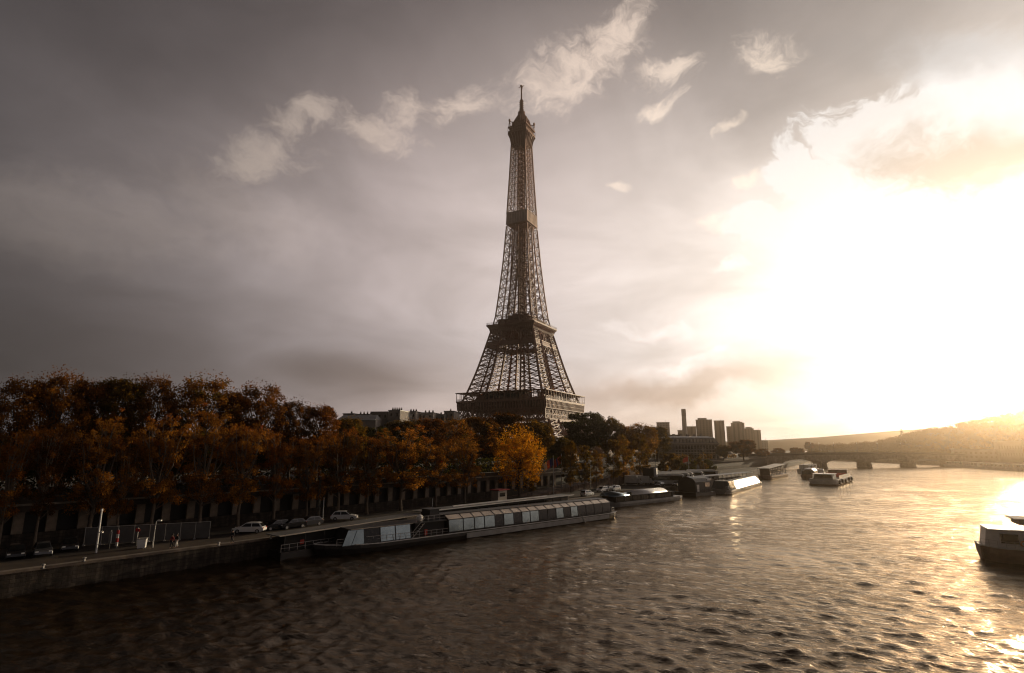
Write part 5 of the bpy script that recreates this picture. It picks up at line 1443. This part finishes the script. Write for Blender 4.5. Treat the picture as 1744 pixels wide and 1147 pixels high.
m.add([(4.6 + x, -2.75 + y, 3.2 + z) for x, y, z in tv], [(i * 6 + j, ((i + 1) % 12) * 6 + j, ((i + 1) % 12) * 6 + (j + 1) % 6, i * 6 + (j + 1) % 6) for i in range(12) for j in range(6)]); m.build('lifebuoy', M['orange_boat'], b6)

b6.scale = (1, 1, .82)

# moored craft before the bridge
x_, y_ = 131, 288
b7 = thing('moored_barge', 'dark moored barge with a long canopy on thin posts, left of the houseboat', 'boat', (x_, y_, 0), R(52), 'craft moored before the bridge')
m, ol = hull(40, 6, 1.6, 5, 3, .3); h = m.build('hull', M['brown_hull'], b7); h.location = (-20, 0, 0)
m = MB(); m.box(-4, 0, 3.2, 22, 4.6, 3.0); m.build('cabin', M['brown_hull'], b7)
m = MB(); m.add([(-18, -2.8, 4.9), (16, -2.8, 6.2), (16, 2.8, 6.2), (-18, 2.8, 4.9), (-18, -2.8, 5.1), (16, -2.8, 6.4), (16, 2.8, 6.4), (-18, 2.8, 5.1)], [(3, 2, 1, 0), (4, 5, 6, 7), (0, 1, 5, 4), (1, 2, 6, 5), (2, 3, 7, 6), (3, 0, 4, 7)]); m.build('canopy', M['tarp'], b7)
posts(b7, M['metal_dark'], [((-17 + 3.2 * k, y, 1.6), (-17 + 3.2 * k, y, 5.0 + .12 * k)) for k in range(11) for y in (-2.6, 2.6)], .16)
for k in range(7): m = MB(); m.box(-13.5 + 3 * k, -2.33, 3.4, 2.2, .08, 1.3); m.build('window_pane', M['pane_dark'], b7)
b8 = thing('moored_barge', 'dark moored houseboat with a domed cabin right beside the canopied barge', 'boat', (147, 283, 0), R(56), 'craft moored before the bridge')
m, ol = hull(26, 6.4, 1.8, 5, 3, .6); h = m.build('hull', M['brown_hull'], b8); h.location = (-13, 0, 0)
m = MB(); m.rings([[(x, -2.8 * k, 1.8), (x, -2.7 * k, 3.6), (x, -1.6 * k, 4.7 * (.75 + .25 * k)), (x, 1.6 * k, 4.7 * (.75 + .25 * k)), (x, 2.7 * k, 3.6), (x, 2.8 * k, 1.8)] for x, k in ((-9, .6), (-7.5, 1), (6, 1), (7.5, .7))]); m.build('cabin', M['metal_dark'], b8)
for k in range(4): m = MB(); m.box(-6 + 3.4 * k, -2.82, 2.9, 1.8, .08, 1.0); m.build('window_pane', M['pane_cream'], b8)
m = MB(); m.strut((9, 0, 1.8), (9, 0, 8), .16); m.strut((9, -1.5, 6.4), (9, 1.5, 6.4), .12); m.strut((9, 0, 8), (-12, 0, 2.2), .06); m.build('mast', M['metal_dark'], b8)
b9 = thing('motor_cruiser', 'small white motor cruiser moored between the houseboat and the excursion boat', 'boat', (161, 300, 0), R(58), 'craft moored before the bridge')
m, ol = hull(16, 4.6, 1.7, 6, 2, .8); h = m.build('hull', M['white'], b9); h.location = (-8, 0, 0)
m = MB(); m.add([(-3, -1.8, 1.7), (6, -1.9, 1.7), (6, 1.9, 1.7), (-3, 1.8, 1.7), (-1, -1.5, 3.6), (5.5, -1.6, 3.6), (5.5, 1.6, 3.6), (-1, 1.5, 3.6)], [(0, 1, 5, 4), (1, 2, 6, 5), (2, 3, 7, 6), (3, 0, 4, 7), (4, 5, 6, 7)]); c9 = m.build('cabin', M['white'], b9)
m = MB(); m.box(2.3, -1.8, 2.7, 6, .1, .8); m.build('window_pane', M['pane_dark'], c9)
m = MB(); m.strut((3, 0, 3.6), (3, 0, 6.2), .1); m.build('mast', M['metal'], b9)
bc = thing('cargo_barge', 'long pale barge lying in front of the leftmost bridge pier', 'boat', (178, 345, 0), R(50), 'craft moored before the bridge')
m, ol = hull(34, 6, 2.0, 5, 3, .5); h = m.build('hull', M['white_hull'], bc); h.location = (-17, 0, 0)
m = MB(); m.box(2, 0, 3.3, 22, 4.8, 2.4); c9 = m.build('cabin', M['white'], bc); m = MB(); m.box(2, 0, 4.6, 23, 5.2, .16); m.build('roof', M['tarp'], bc)
for k in range(6): m = MB(); m.box(-7 + 3.4 * k, -2.44, 3.5, 1.8, .08, 1.0); m.build('window_pane', M['pane_dark'], c9)
m = MB(); m.strut((-9, 0, 2), (-9, 0, 9), .16); m.strut((-9, -2, 7), (-9, 2, 7), .14); m.strut((-9, 0, 9), (8, 0, 4.6), .07); m.build('mast', M['metal'], bc)
# white craft along the right bank
GQ = 'boats moored along the far right bank'
q0 = None
for i, (px, py, lab) in enumerate([(1640, 795.5, 'white boat moored on the right bank nearest to the bridge'), (1668, 797, 'long white boat moored on the right bank, second from the bridge'), (1702, 799.5, 'white cabin boat on the right bank, second from the right edge'), (1738, 801.5, 'white boat on the right bank cut by the right edge')]):
    p = at(px, py, 0); q = (p.x - 6, p.y - 2, 0)
    if q0 is None:
        q0 = thing('moored_boat', lab, 'boat', q, R(82), GQ)
        m, ol = hull(26, 5, 1.6, 5, 3, .4); h = m.build('hull', M['white_hull'], q0); h.location = (-13, 0, 0)
        m = MB(); m.box(1, 0, 2.7, 17, 3.8, 2.2); m.build('cabin', M['white'], q0)
        m = MB(); m.box(1, 0, 3.9, 18, 4.2, .16); m.build('roof', M['tarp'], q0)
        for k in range(5): m = MB(); m.box(-5.5 + 3.2 * k, 1.94, 2.9, 1.8, .08, 1.0); m.build('window_pane', M['pane_dark'], q0)
    else: dup(q0, q, R(80 + 3 * i), lab)

# ------------------------------------------------------------------ vehicles
def car_proto(name, label, paint, loc, rz, group=None, long=4.4, tall=1.5):
    t = thing(name, label, 'car', loc, rz, group)
    k = long / 4.4; h = tall
    low = [(-2.18, .42), (-2.15, .78), (-1.95, .93), (-1.0, .98), (1.0, .96), (1.75, .86), (2.12, .70), (2.18, .40), (1.9, .28), (-1.9, .28)]
    m = MB(); rg = []
    for y, ins in ((-.86, .05), (-.80, 0), (.80, 0), (.86, .05)): rg.append([((x * (1 - ins * .6)) * k, y, z if z < .6 else z - ins * .6) for x, z in low])
    m.rings(rg); m.build('body', paint, t, False)
    m = MB(); pr = [(-1.98, .94), (-1.55, h - .08), (-1.1, h), (.05, h), (.35, h - .05), (1.10, .95)]
    rg = [[(x * k, y * (1 if z < 1 else .80), z) for x, z in pr] for y in (-.78, .78)]; m.rings(rg); m.build('cabin', paint, t)
    m = MB()
    for s in (-1, 1):
        f = lambda x, z: (x * k, s * (.79 - (.15 * (z - .95) / (h - .95))), z)
        for a, b_, c, d in (((-1.75, 1.0), (-.55, 1.0), (-.55, h - .1), (-1.42, h - .12)), ((-.45, 1.0), (.92, 1.0), (.30, h - .12), (-.45, h - .1))):
            q = [f(*p) for p in (a, b_, c, d)]; q = q if s < 0 else q[::-1]; m.slab(*q, .03)
    m.slab((1.12 * k, .66, .99), (1.12 * k, -.66, .99), (.40 * k, -.58, h - .08), (.40 * k, .58, h - .08), .03)
    m.slab((-2.0 * k, -.66, .98), (-2.0 * k, .66, .98), (-1.60 * k, .58, h - .10), (-1.60 * k, -.58, h - .10), .03)
    m.build('windows', M['pane_dark'], t)
    for x in (-1.35, 1.35):
        for s in (-1, 1):
            m = MB(); m.mat = Matrix.Translation((x * k, s * .78, .32)) @ Matrix.Rotation(pi / 2, 4, 'X'); m.lathe([(.22, -.1), (.32, -.09), (.32, .09), (.22, .1)], 16); w = m.build('wheel', M['tyre'], t)
            m = MB(); m.mat = Matrix.Translation((x * k, s * .80, .32)) @ Matrix.Rotation(pi / 2, 4, 'X'); m.lathe([(.19, -.1), (.19, .1)], 12); m.build('rim', M['metal'], w)
    for s in (-1, 1):
        m = MB(); m.box(2.10 * k, s * .62, .70, .12, .30, .14); m.build('headlight', M['lamp_lens'], t)
        m = MB(); m.box(-2.12 * k, s * .66, .80, .10, .24, .16); m.build('tail_light', M['red'], t)
    return t
M['dark_paint'] = material('dark_car_paint', (.02, .02, .023), .25, .3, .15, 2, coat=.8)
M['grey_paint'] = material('grey_car_paint', (.10, .10, .105), .25, .4, .15, 2, coat=.8)
M['white_paint_car'] = material('white_car_paint', (.78, .76, .73), .28, 0, .06, 2, coat=.8)
qa = atan2(QU.y, QU.x)
def g2(px, py, z=2.504): p = at(px, py, z); return (p.x, p.y, z)
suv = car_proto('parked_car', 'white hatchback parked alone on the dark quay by the wall', M['white_paint_car'], g2(424, 908), R(5) + pi, None, 4.7, 1.58)
dk = car_proto('parked_car', 'dark car parked right behind the white hatchback on the quay', M['dark_paint'], g2(470, 902), qa + pi, 'dark cars parked on the quay')
gy = car_proto('parked_car', 'grey car at the right end of the dark parked cars, next to the landing stage', M['grey_paint'], g2(526, 896), qa + pi, 'dark cars parked on the quay')
dup(dk, g2(497, 900), qa + pi, 'dark car in the middle of the cars parked beside the white hatchback')
dup(suv, g2(586, 886), R(8), 'white car whose roof shows above the pale edge of the landing stage roof')
dup(dk, g2(26, 950), qa + R(80) + pi, 'dark car at the left edge of the quay, nearest to the corner of the picture', 'dark cars at the left end of the quay')
dup(gy, g2(71, 946), qa + R(82) + pi, 'dark grey car with glinting headlights left of the white mast', 'dark cars at the left end of the quay')
dup(dk, g2(118, 937), qa + R(78) + pi, 'dark car just left of the mesh fence', 'dark cars at the left end of the quay')
GC = 'cars at the foot of the ramp'
dup(suv, g2(1000, 845), qa, 'white car above the flat roof of the second long boat', GC)
dup(suv, g2(1026, 838), qa + pi, 'white car under the three white banners at the foot of the ramp', GC)
dup(gy, g2(1036, 837), qa + pi, 'dark grey car between the two white cars at the foot of the ramp', GC)
dup(suv, g2(1047, 836), qa + pi, 'white car left of the two white trucks', GC)
dup(suv, g2(1131, 822), qa + pi, 'white car in front of the leftmost coach', GC)
dup(gy, g2(1124, 829), qa + pi, 'grey car with a bright bonnet in front of the leftmost coach', GC)
dup(dk, g2(1153, 828), qa + pi, 'black car below the front of the leftmost coach', GC)

def coach(label, loc, rz):
    t = thing('coach', label, 'coach', loc, rz, 'coaches parked on the quay')
    pr = [(-6, .45), (-6, 3.2), (-5.7, 3.5), (5.2, 3.5), (5.75, 3.25), (6.05, 2.2), (6.1, .9), (6.0, .40)]
    m = MB(); m.xz(pr, -1.27, 1.27); m.build('body', M['white_hull'], t)
    for s in (-1, 1):
        m = MB(); q = [(-5.7, s * 1.3, 1.55), (5.3, s * 1.3, 1.55), (5.0, s * 1.3, 3.05), (-5.7, s * 1.3, 3.05)]; m.slab(*(q if s < 0 else q[::-1]), .04); m.build('side_windows', M['pane_dark'], t)
        m = MB(); m.strut((5.9, s * 1.3, 3.1), (6.35, s * 1.55, 2.9), .08); m.box(6.4, s * 1.6, 2.6, .12, .25, .6); m.build('mirror', M['metal_dark'], t)
    m = MB(); m.slab((6.13, 1.12, 1.2), (6.13, -1.12, 1.2), (5.84, -1.12, 3.1), (5.84, 1.12, 3.1), .05); m.build('windscreen', M['pane_dark'], t)
    m = MB(); m.xz([(-5.9, 3.5), (-5.5, 3.66), (5.0, 3.66), (5.5, 3.44), (5.2, 3.5)], -1.2, 1.2); m.build('roof', M['white'], t)
    for x in (-3.6, 4.0):
        for s in (-1, 1):
            m = MB(); m.mat = Matrix.Translation((x, s * 1.15, .5)) @ Matrix.Rotation(pi / 2, 4, 'X'); m.lathe([(.3, -.17), (.5, -.16), (.5, .16), (.3, .17)], 16); m.build('wheel', M['tyre'], t)
    for s in (-1, 1): m = MB(); m.box(6.08, s * .95, .85, .1, .35, .22); m.build('headlight', M['lamp_lens'], t)
    return t
c0 = None
for px, py, rz, lab in [(1136, 826, -16, 'leftmost coach, its whole dark window side in view'), (1146, 823, -18, 'second coach from the left, only its bright front edge showing'), (1153, 821, -20, 'third coach from the left, its white front showing'), (1171, 819, -20, 'coach with a white roof, second from the right'), (1196, 816.5, -16, 'rightmost coach with a clear dark side window, above the canopied walkway')]:
    if c0 is None: c0 = coach(lab, g2(px, py), R(rz))
    else: dup(c0, g2(px, py), R(rz), lab)
def truck(label, loc, rz):
    t = thing('delivery_truck', label, 'truck', loc, rz, 'white trucks at the foot of the ramp')
    m = MB(); m.box(-.7, 0, 1.85, 4.2, 2.1, 2.3); m.build('cargo_box', M['white'], t)
    m = MB(); m.xz([(1.45, .5), (1.45, 2.2), (2.2, 2.15), (2.75, 1.35), (2.95, 1.2), (3.0, .5)], -.95, .95); m.build('cab', M['white_hull'], t)
    m = MB(); m.slab((2.8, .85, 1.38), (2.8, -.85, 1.38), (2.26, -.8, 2.1), (2.26, .8, 2.1), .03); m.build('windscreen', M['pane_dark'], t)
    m = MB(); m.box(0, 0, .55, 5.4, 1.0, .25); m.build('chassis', M['metal_dark'], t)
    for x in (-1.9, 2.0):
        for s in (-1, 1):
            m = MB(); m.mat = Matrix.Translation((x, s * .85, .38)) @ Matrix.Rotation(pi / 2, 4, 'X'); m.lathe([(.2, -.12), (.38, -.11), (.38, .11), (.2, .12)], 14); m.build('wheel', M['tyre'], t)
    return t
tr = truck('white box truck on the left under the young trees, brown shaded side', g2(1079, 826), R(-24)); dup(tr, g2(1099, 826), R(-24), 'white box truck on the right, next to the billboard')

# ------------------------------------------------------------------ street furniture
p = at(1106, 826, 2.5); bb = thing('billboard', 'tall dark advertising box with one bright white end beside the coaches', 'billboard', (p.x, p.y, 2.5), R(-26))
m = MB(); m.box(0, 0, 4.2, 3.8, 1.6, 2.8); m.build('display_box', M['metal_dark'], bb)
m = MB(); m.box(2.35, -.1, 4.2, .9, 1.7, 2.9); m.build('lit_face', M['white'], bb)
m = MB(); [m.strut((x, 0, 0), (x, 0, 2.9), .25) for x in (-1.4, 1.4)]; m.build('legs', M['metal_dark'], bb)
def flag(px, by, ty, lab, stripes):
    p = at(px, by, 2.5); zt = atY(px, ty, p.y).z
    t = thing('flagpole', lab, 'flagpole', (p.x, p.y, 2.5), 0, 'flagpoles behind the long boats')
    m = MB(); m.lathe([(.13, 0), (.09, zt - 2.5), (.12, zt - 2.45), (.02, zt - 2.3)], 8); m.build('pole', M['metal'], t)
    H = zt - 2.5; n = 8; W_ = 3.4
    for j, (mt, a, c) in enumerate(stripes):
        m = MB(); rg = []
        for i in range(n + 1):
            u = a + (c - a) * i / n; x = -W_ * u * .8; y = .22 * sin(7 * u) ; dz = -1.9 * u ** 1.1
            rg.append([(x, y, H - .3 + dz), (x - .0, y + .03, H - .3 + dz), (x + .25, y + .03, H - 2.4 + dz * 1.05), (x + .25, y, H - 2.4 + dz * 1.05)])
        m.rings(rg); m.build('flag_stripe', M[mt], t)
flag(943, 842, 777, 'left flagpole with a drooping blue, orange and pale flag', [('flag_blue', 0, .4), ('flag_red', .4, .7), ('tarp', .7, 1)])
flag(957, 838, 774, 'right flagpole with a drooping red flag with a blue stripe', [('flag_red', 0, .45), ('flag_blue', .45, .6), ('flag_red', .6, 1)])
p = atY(1172, 777, 225); t = thing('flagpole', 'thin flagpole with a small orange flag above the parked coaches', 'flagpole', (p.x, p.y, 2.5)); m = MB(); m.lathe([(.12, 0), (.06, p.z - 2.5)], 8); m.build('pole', M['metal'], t)
m = MB(); m.rings([[(0, 0, p.z - 2.7), (0, .04, p.z - 2.7), (0, .04, p.z - 4.5), (0, 0, p.z - 4.5)], [(-1.1, .25, p.z - 3.0), (-1.1, .29, p.z - 3.0), (-1.1, .29, p.z - 4.9), (-1.1, .25, p.z - 4.9)], [(-2.2, 0, p.z - 3.7), (-2.2, .04, p.z - 3.7), (-2.2, .04, p.z - 5.2), (-2.2, 0, p.z - 5.2)]]); m.build('flag', M['flag_red'], t)
bn0 = None
for px, ty, by, lab in [(1024.5, 780, 801, 'left one of the three narrow white banners'), (1029, 780, 801.5, 'middle one of the three narrow white banners'), (1033.5, 780, 800, 'shorter right one of the three narrow white banners')]:
    s, t_ = on_line(px, -2.0); x, y = st(s, t_); zb = 4.6; zt = atY(px, ty, y).z; zl = atY(px, by if 'right' not in lab else 791, y).z
    t = thing('banner', lab, 'banner', (x, y, zb), R(10), 'narrow white banners on the ramp'); m = MB(); m.lathe([(.05, 0), (.04, zt - zb)], 6, .34, 0); m.build('pole', M['metal'], t)
    m = MB(); m.box(0, 0, (zt + zl) / 2 - zb, .62, .05, zt - zl); m.build('cloth', M['tarp'], t)
for px, lab in [(921, 'white canvas canopy on the street, left of three beside the yellow maple'), (927, 'white canvas canopy on the street, middle of three beside the yellow maple'), (933, 'white canvas canopy on the street, right of three beside the yellow maple')]:
    s, t_ = on_line(px, 5); x, y = st(s, t_); zt = atY(px, 800, y).z
    t = thing('canopy_tent', lab, 'canopy', (x, y, 7.5), 0, 'white canvas canopies on the street'); h = zt - 7.5
    m = MB(); m.rings([[(-.75, -.75, h - .8), (.75, -.75, h - .8), (.75, .75, h - .8), (-.75, .75, h - .8)], [(-.7, -.7, h - .3), (.7, -.7, h - .3), (.7, .7, h - .3), (-.7, .7, h - .3)], [(-.1, -.1, h), (.1, -.1, h), (.1, .1, h), (-.1, .1, h)]]); m.build('canvas', M['tarp'], t)
    m = MB(); [m.strut((a, b_, 0), (a, b_, h - .7), .05) for a in (-.7, .7) for b_ in (-.7, .7)]; m.build('legs', M['metal'], t)
p = at(850, 853, 2.5); ks = thing('ticket_kiosk', 'small pinkish ticket kiosk with a flat roof at the foot of the pilastered wall', 'kiosk', (p.x, p.y, 2.5), qa)
m = MB(); m.box(0, 0, 1.25, 3.2, 2.2, 2.5); m.build('walls', M['plaster'], ks)
m = MB(); m.box(0, -.2, 2.6, 4.0, 3.0, .22); m.build('roof', M['sign_red'], ks)
m = MB(); m.box(0, -1.12, 1.5, 1.9, .06, .9); m.build('window', M['pane_dark'], ks)
# mesh fence
fa = Vector(g2(142, 930)[:2]); fb = Vector(g2(356, 917)[:2]); fd = fb - fa; fl_ = fd.length
fe = thing('site_fence', 'grey mesh construction fence running along the quay behind the white mast', 'fence', (fa.x, fa.y, 2.5), atan2(fd.y, fd.x))
npan = 8
for k in range(npan):
    m = MB(); w_ = fl_ / npan; m.box((k + .5) * w_, 0, 1.15, w_ - .12, .04, 2.1); m.build('panel', M['fence'], fe)
m = MB()
for k in range(npan + 1): m.strut((k * fl_ / npan, 0, 0), (k * fl_ / npan, 0, 2.35), .07); m.box(k * fl_ / npan, 0, .08, .25, .6, .16)
m.strut((0, 0, 2.3), (fl_, 0, 2.3), .06); m.build('posts', M['metal'], fe)
p = at(163.5, 942, 2.5); t = thing('mast', 'tall thin white mast with a small lamp halfway up, left on the quay', 'mast', (p.x, p.y, 2.5)); zt = atY(166, 867, p.y).z - 2.5
m = MB(); m.lathe([(.11, 0), (.10, zt - .3), (.15, zt - .25), (.12, zt)], 8); m.build('pole', M['white'], t); m = MB(); m.strut((0, 0, zt * .46), (.45, -.2, zt * .48), .07); m.box(.5, -.22, zt * .47, .35, .22, .14); m.build('lamp', M['lamp_lens'], t); m = MB(); m.strut((0, 0, 1.0), (.9, 0, 1.0), .06); m.build('arm', M['metal'], t)
p = at(260, 933, 2.5); t = thing('street_lamp', 'slim street lamp with one tilted lamp head near the white dustbin', 'street lamp', (p.x, p.y, 2.5)); zt = atY(263, 886, p.y).z - 2.5
m = MB(); m.tube([(0, 0, 0), (0, 0, zt * .6), (.08, 0, zt * .96), (.35, -.05, zt)], [.08, .06, .05, .04], 8); m.build('post', M['metal'], t); m = MB(); m.box(.55, -.08, zt - .05, .5, .28, .16); m.build('lamp_head', M['lamp_lens'], t)
p = at(241, 934, 2.5); t = thing('dustbin', 'white upright dustbin with a lid beside the slim street lamp', 'dustbin', (p.x, p.y, 2.5), R(20)); m = MB(); m.box(0, 0, .6, .85, .8, 1.1, 0, 1.12); m.build('bin_body', M['white'], t); m = MB(); m.box(0, 0, 1.2, 1.05, .98, .1); m.build('lid', M['metal'], t)
for px, py, lab, sg in [(186, 935, 'low grey information sign right of the white mast', 'metal'), (198, 934, 'red and white striped sign post right of the grey information sign', 'sign_red'), (232, 930, 'small post with two red round signs left of the white dustbin', 'sign_red')]:
    p = at(px, py, 2.5); t = thing('sign_post', lab, 'sign', (p.x, p.y, 2.5), R(-25)); m = MB(); m.lathe([(.05, 0), (.05, 2.3)], 6); m.build('post', M['metal'], t)
    if 'striped' in lab:
        for k in range(4): m = MB(); m.box(0, -.02, .5 + k * .5, .42, .12, .48); m.build('stripe', M['sign_red' if k % 2 else 'white'], t)
    elif 'round' in lab:
        for dx in (-.22, .28): m = MB(); m.mat = Matrix.Translation((dx, -.06, 2.0)) @ Matrix.Rotation(pi / 2, 4, 'X'); m.lathe([(.22, -.02), (.22, .02)], 16); m.build('disc', M[sg], t)
    else: m = MB(); m.box(0, -.05, 1.4, .5, .08, 1.4); m.build('board', M[sg], t)
for px, by, ty, lab, r in [(549.5, 886, 847, 'thin white pole standing behind the dark landing stage', .08), (736.5, 864, 849, 'short white pole beside the wheelhouse of the long glass boat', .08), (505, 884, 815, 'tall thin dark pole above the dark parked cars', .06)]:
    p = at(px, by, 2.5); zt = atY(px, ty, p.y).z - 2.5; t = thing('pole', lab, 'pole', (p.x, p.y, 2.5)); m = MB(); m.lathe([(r, 0), (r * .8, zt)], 8); m.build('shaft', M['white' if 'white' in lab else 'metal_dark'], t); m = MB(); m.box(0, 0, .06, .4, .4, .12); m.build('foot', M['metal_dark'], t)
p = at(541, 888, 2.5); zt = atY(541, 812, p.y).z - 2.5; t = thing('lattice_mast', 'dark lattice mast left of the thin white pole by the landing stage', 'mast', (p.x, p.y, 2.5)); m = MB()
for x, y in ((-.2, -.2), (.2, -.2), (.2, .2), (-.2, .2)): m.strut((x, y, 0), (x * .6, y * .6, zt), .05)
for k in range(int(zt)): m.strut((-.2, -.2, k), (.18, -.18, k + 1), .04); m.strut((.2, -.2, k), (.18, .18, k + 1), .04); m.strut((.2, .2, k), (-.18, .18, k + 1), .04)
m.build('lattice', M['metal_dark'], t); m = MB(); m.box(0, 0, zt + .1, .5, .5, .2); m.build('head', M['metal'], t)
# slim lamp posts and poles along the ramp
for i, (px, by, ty, lab) in enumerate([(1006, 838, 788, 'thin dark lamp post between the young trees on the ramp'), (1118, 818, 770, 'thin lamp post right of the billboard'), (1200, 812, 766, 'thin lamp post behind the rightmost coach'), (1222, 806, 764, 'thin lamp post beside the carousel')]):
    p = at(px, by, 2.5); zt = atY(px, ty, p.y).z - 2.5; t = thing('street_lamp', lab, 'street lamp', (p.x, p.y, 2.5)); m = MB(); m.lathe([(.09, 0), (.05, zt)], 6); m.build('post', M['metal_dark'], t); m = MB(); m.lathe([(.1, zt), (.22, zt + .3), (.2, zt + .55), (.05, zt + .65)], 8); m.build('lantern', M['lamp_lens'], t)

# ------------------------------------------------------------------ people
def person(label, loc, rz, legs=.22, top='cloth_dark', trousers='cloth_dark', seated=False, group=None, s=1.0):
    t = thing('person', label, 'person', loc, rz, group); t.scale = (s, s, s)
    def skin(name, verts, edges, rad, mat, lv=1):
        me = bpy.data.meshes.new(name); me.from_pydata(verts, edges, []); me.materials.append(mat)
        o = bpy.data.objects.new(name, me); COL.objects.link(o); o.parent = t
        o.modifiers.new('skin', 'SKIN')
        if not me.skin_vertices: return o
        for i, r in enumerate(rad): me.skin_vertices[0].data[i].radius = (r, r)
        me.skin_vertices[0].data[0].use_root = True
        sb = o.modifiers.new('sub', 'SUBSURF'); sb.levels = lv; sb.render_levels = lv
        return o
    a = legs
    V = [(0, 0, .95), (0, 0, 1.18), (0, 0, 1.40), (0.01, 0, 1.50), (.03, 0, 1.60), (.03, 0, 1.73),
         (0, .19, 1.40), (-a * .4, .25, 1.14), (a * .3, .25, .90), (a * .36, .25, .80),
         (0, -.19, 1.40), (a * .4, -.25, 1.14), (a * .9, -.24, .92), (a * 1.0, -.24, .83),
         (0, .10, .90), (a * .8, .10, .50), (a * .7, .10, .09), (a * .7 + .16, .10, .04),
         (0, -.10, .90), (-a * .5, -.10, .50), (-a * 1.2, -.10, .10), (-a * 1.2 + .15, -.10, .04)]
    E = [(0, 1), (1, 2), (2, 3), (3, 4), (4, 5), (2, 6), (6, 7), (7, 8), (8, 9), (2, 10), (10, 11), (11, 12), (12, 13), (0, 14), (14, 15), (15, 16), (16, 17), (0, 18), (18, 19), (19, 20), (20, 21)]
    Rr = [.15, .14, .15, .06, .10, .075, .07, .05, .04, .035, .07, .05, .04, .035, .10, .07, .05, .045, .10, .07, .05, .045]
    skin('body', V, E, Rr, M['skin'])
    skin('jacket', [(0, 0, .92), (0, 0, 1.18), (0, 0, 1.42), (0, .19, 1.40), (-a * .4, .25, 1.14), (a * .28, .25, .93), (0, -.19, 1.40), (a * .4, -.25, 1.14), (a * .86, -.24, .95)],
         [(0, 1), (1, 2), (2, 3), (3, 4), (4, 5), (2, 6), (6, 7), (7, 8)], [.19, .175, .17, .095, .075, .06, .095, .075, .06], M[top])
    skin('trousers', [(0, 0, .95), (0, .10, .88), (a * .8, .10, .50), (a * .7, .10, .12), (0, -.10, .88), (-a * .5, -.10, .50), (-a * 1.2, -.10, .13)], [(0, 1), (1, 2), (2, 3), (0, 4), (4, 5), (5, 6)], [.165, .12, .09, .075, .12, .09, .075], M[trousers])
    m = MB(); m.lathe([(.03, 1.60), (.125, 1.63), (.13, 1.70), (.09, 1.78), (.02, 1.81)], 12, .0, 0); m.build('hair', M['hair'], t, True)
    return t
def pp(px, py, z=2.56): p = at(px, py, z); return (p.x, p.y, z)
person('person in dark red jacket before the mesh fence, left of the pair', pp(292, 934), qa + pi, .24, 'cloth_red', 'cloth_dark')
person('person in pale trousers before the mesh fence, right of the pair', pp(300, 933), qa + pi, .18, 'cloth_dark', 'cloth_pale')
person('person in dark clothes walking alone on the quay below the white hatchback', pp(395, 926), qa + pi, .22, 'cloth_dark', 'cloth_dark')
r5 = b5.matrix_basis if False else None
for i, (x, y, lab, c) in enumerate([(12.2, -3.2, 'standing person in dark clothes on the excursion boat, nearest to the left rail', 'cloth_dark'), (12.3, .4, 'standing person in red on the excursion boat, behind the wheelhouse', 'cloth_red'), (12.1, 3.4, 'standing person in pale clothes on the excursion boat, on the far side', 'cloth_pale')]):
    w = o5 + D5 * x + N5 * y
    person(lab, (w.x, w.y, 2.39), atan2(D5.y, D5.x) + pi, .05, c, 'cloth_dark', group='passengers on the excursion boat')

# ------------------------------------------------------------------ the evening haze: one closed box of even, forward scattering air
def make_haze():
    m = bpy.data.materials.new('haze_air'); m.use_nodes = True
    N = NT(m.node_tree); N.n.clear()
    pv = N.node('ShaderNodeVolumePrincipled')
    pv.inputs['Color'].default_value = (1.0, .78, .56, 1); pv.inputs['Density'].default_value = HAZE_DENSITY
    pv.inputs['Absorption Color'].default_value = (1, 1, 1, 1)
    pv.inputs['Anisotropy'].default_value = .96
    N.l.new(pv.outputs[0], N.node('ShaderNodeOutputMaterial').inputs['Volume'])
    b = MB(); b.box(0, 805, 170.5, 2560, 1750, 347)
    o = b.build('haze', m); o['kind'] = 'stuff'
    tag(o, 'warm evening haze hanging over the river', 'haze')
make_haze()
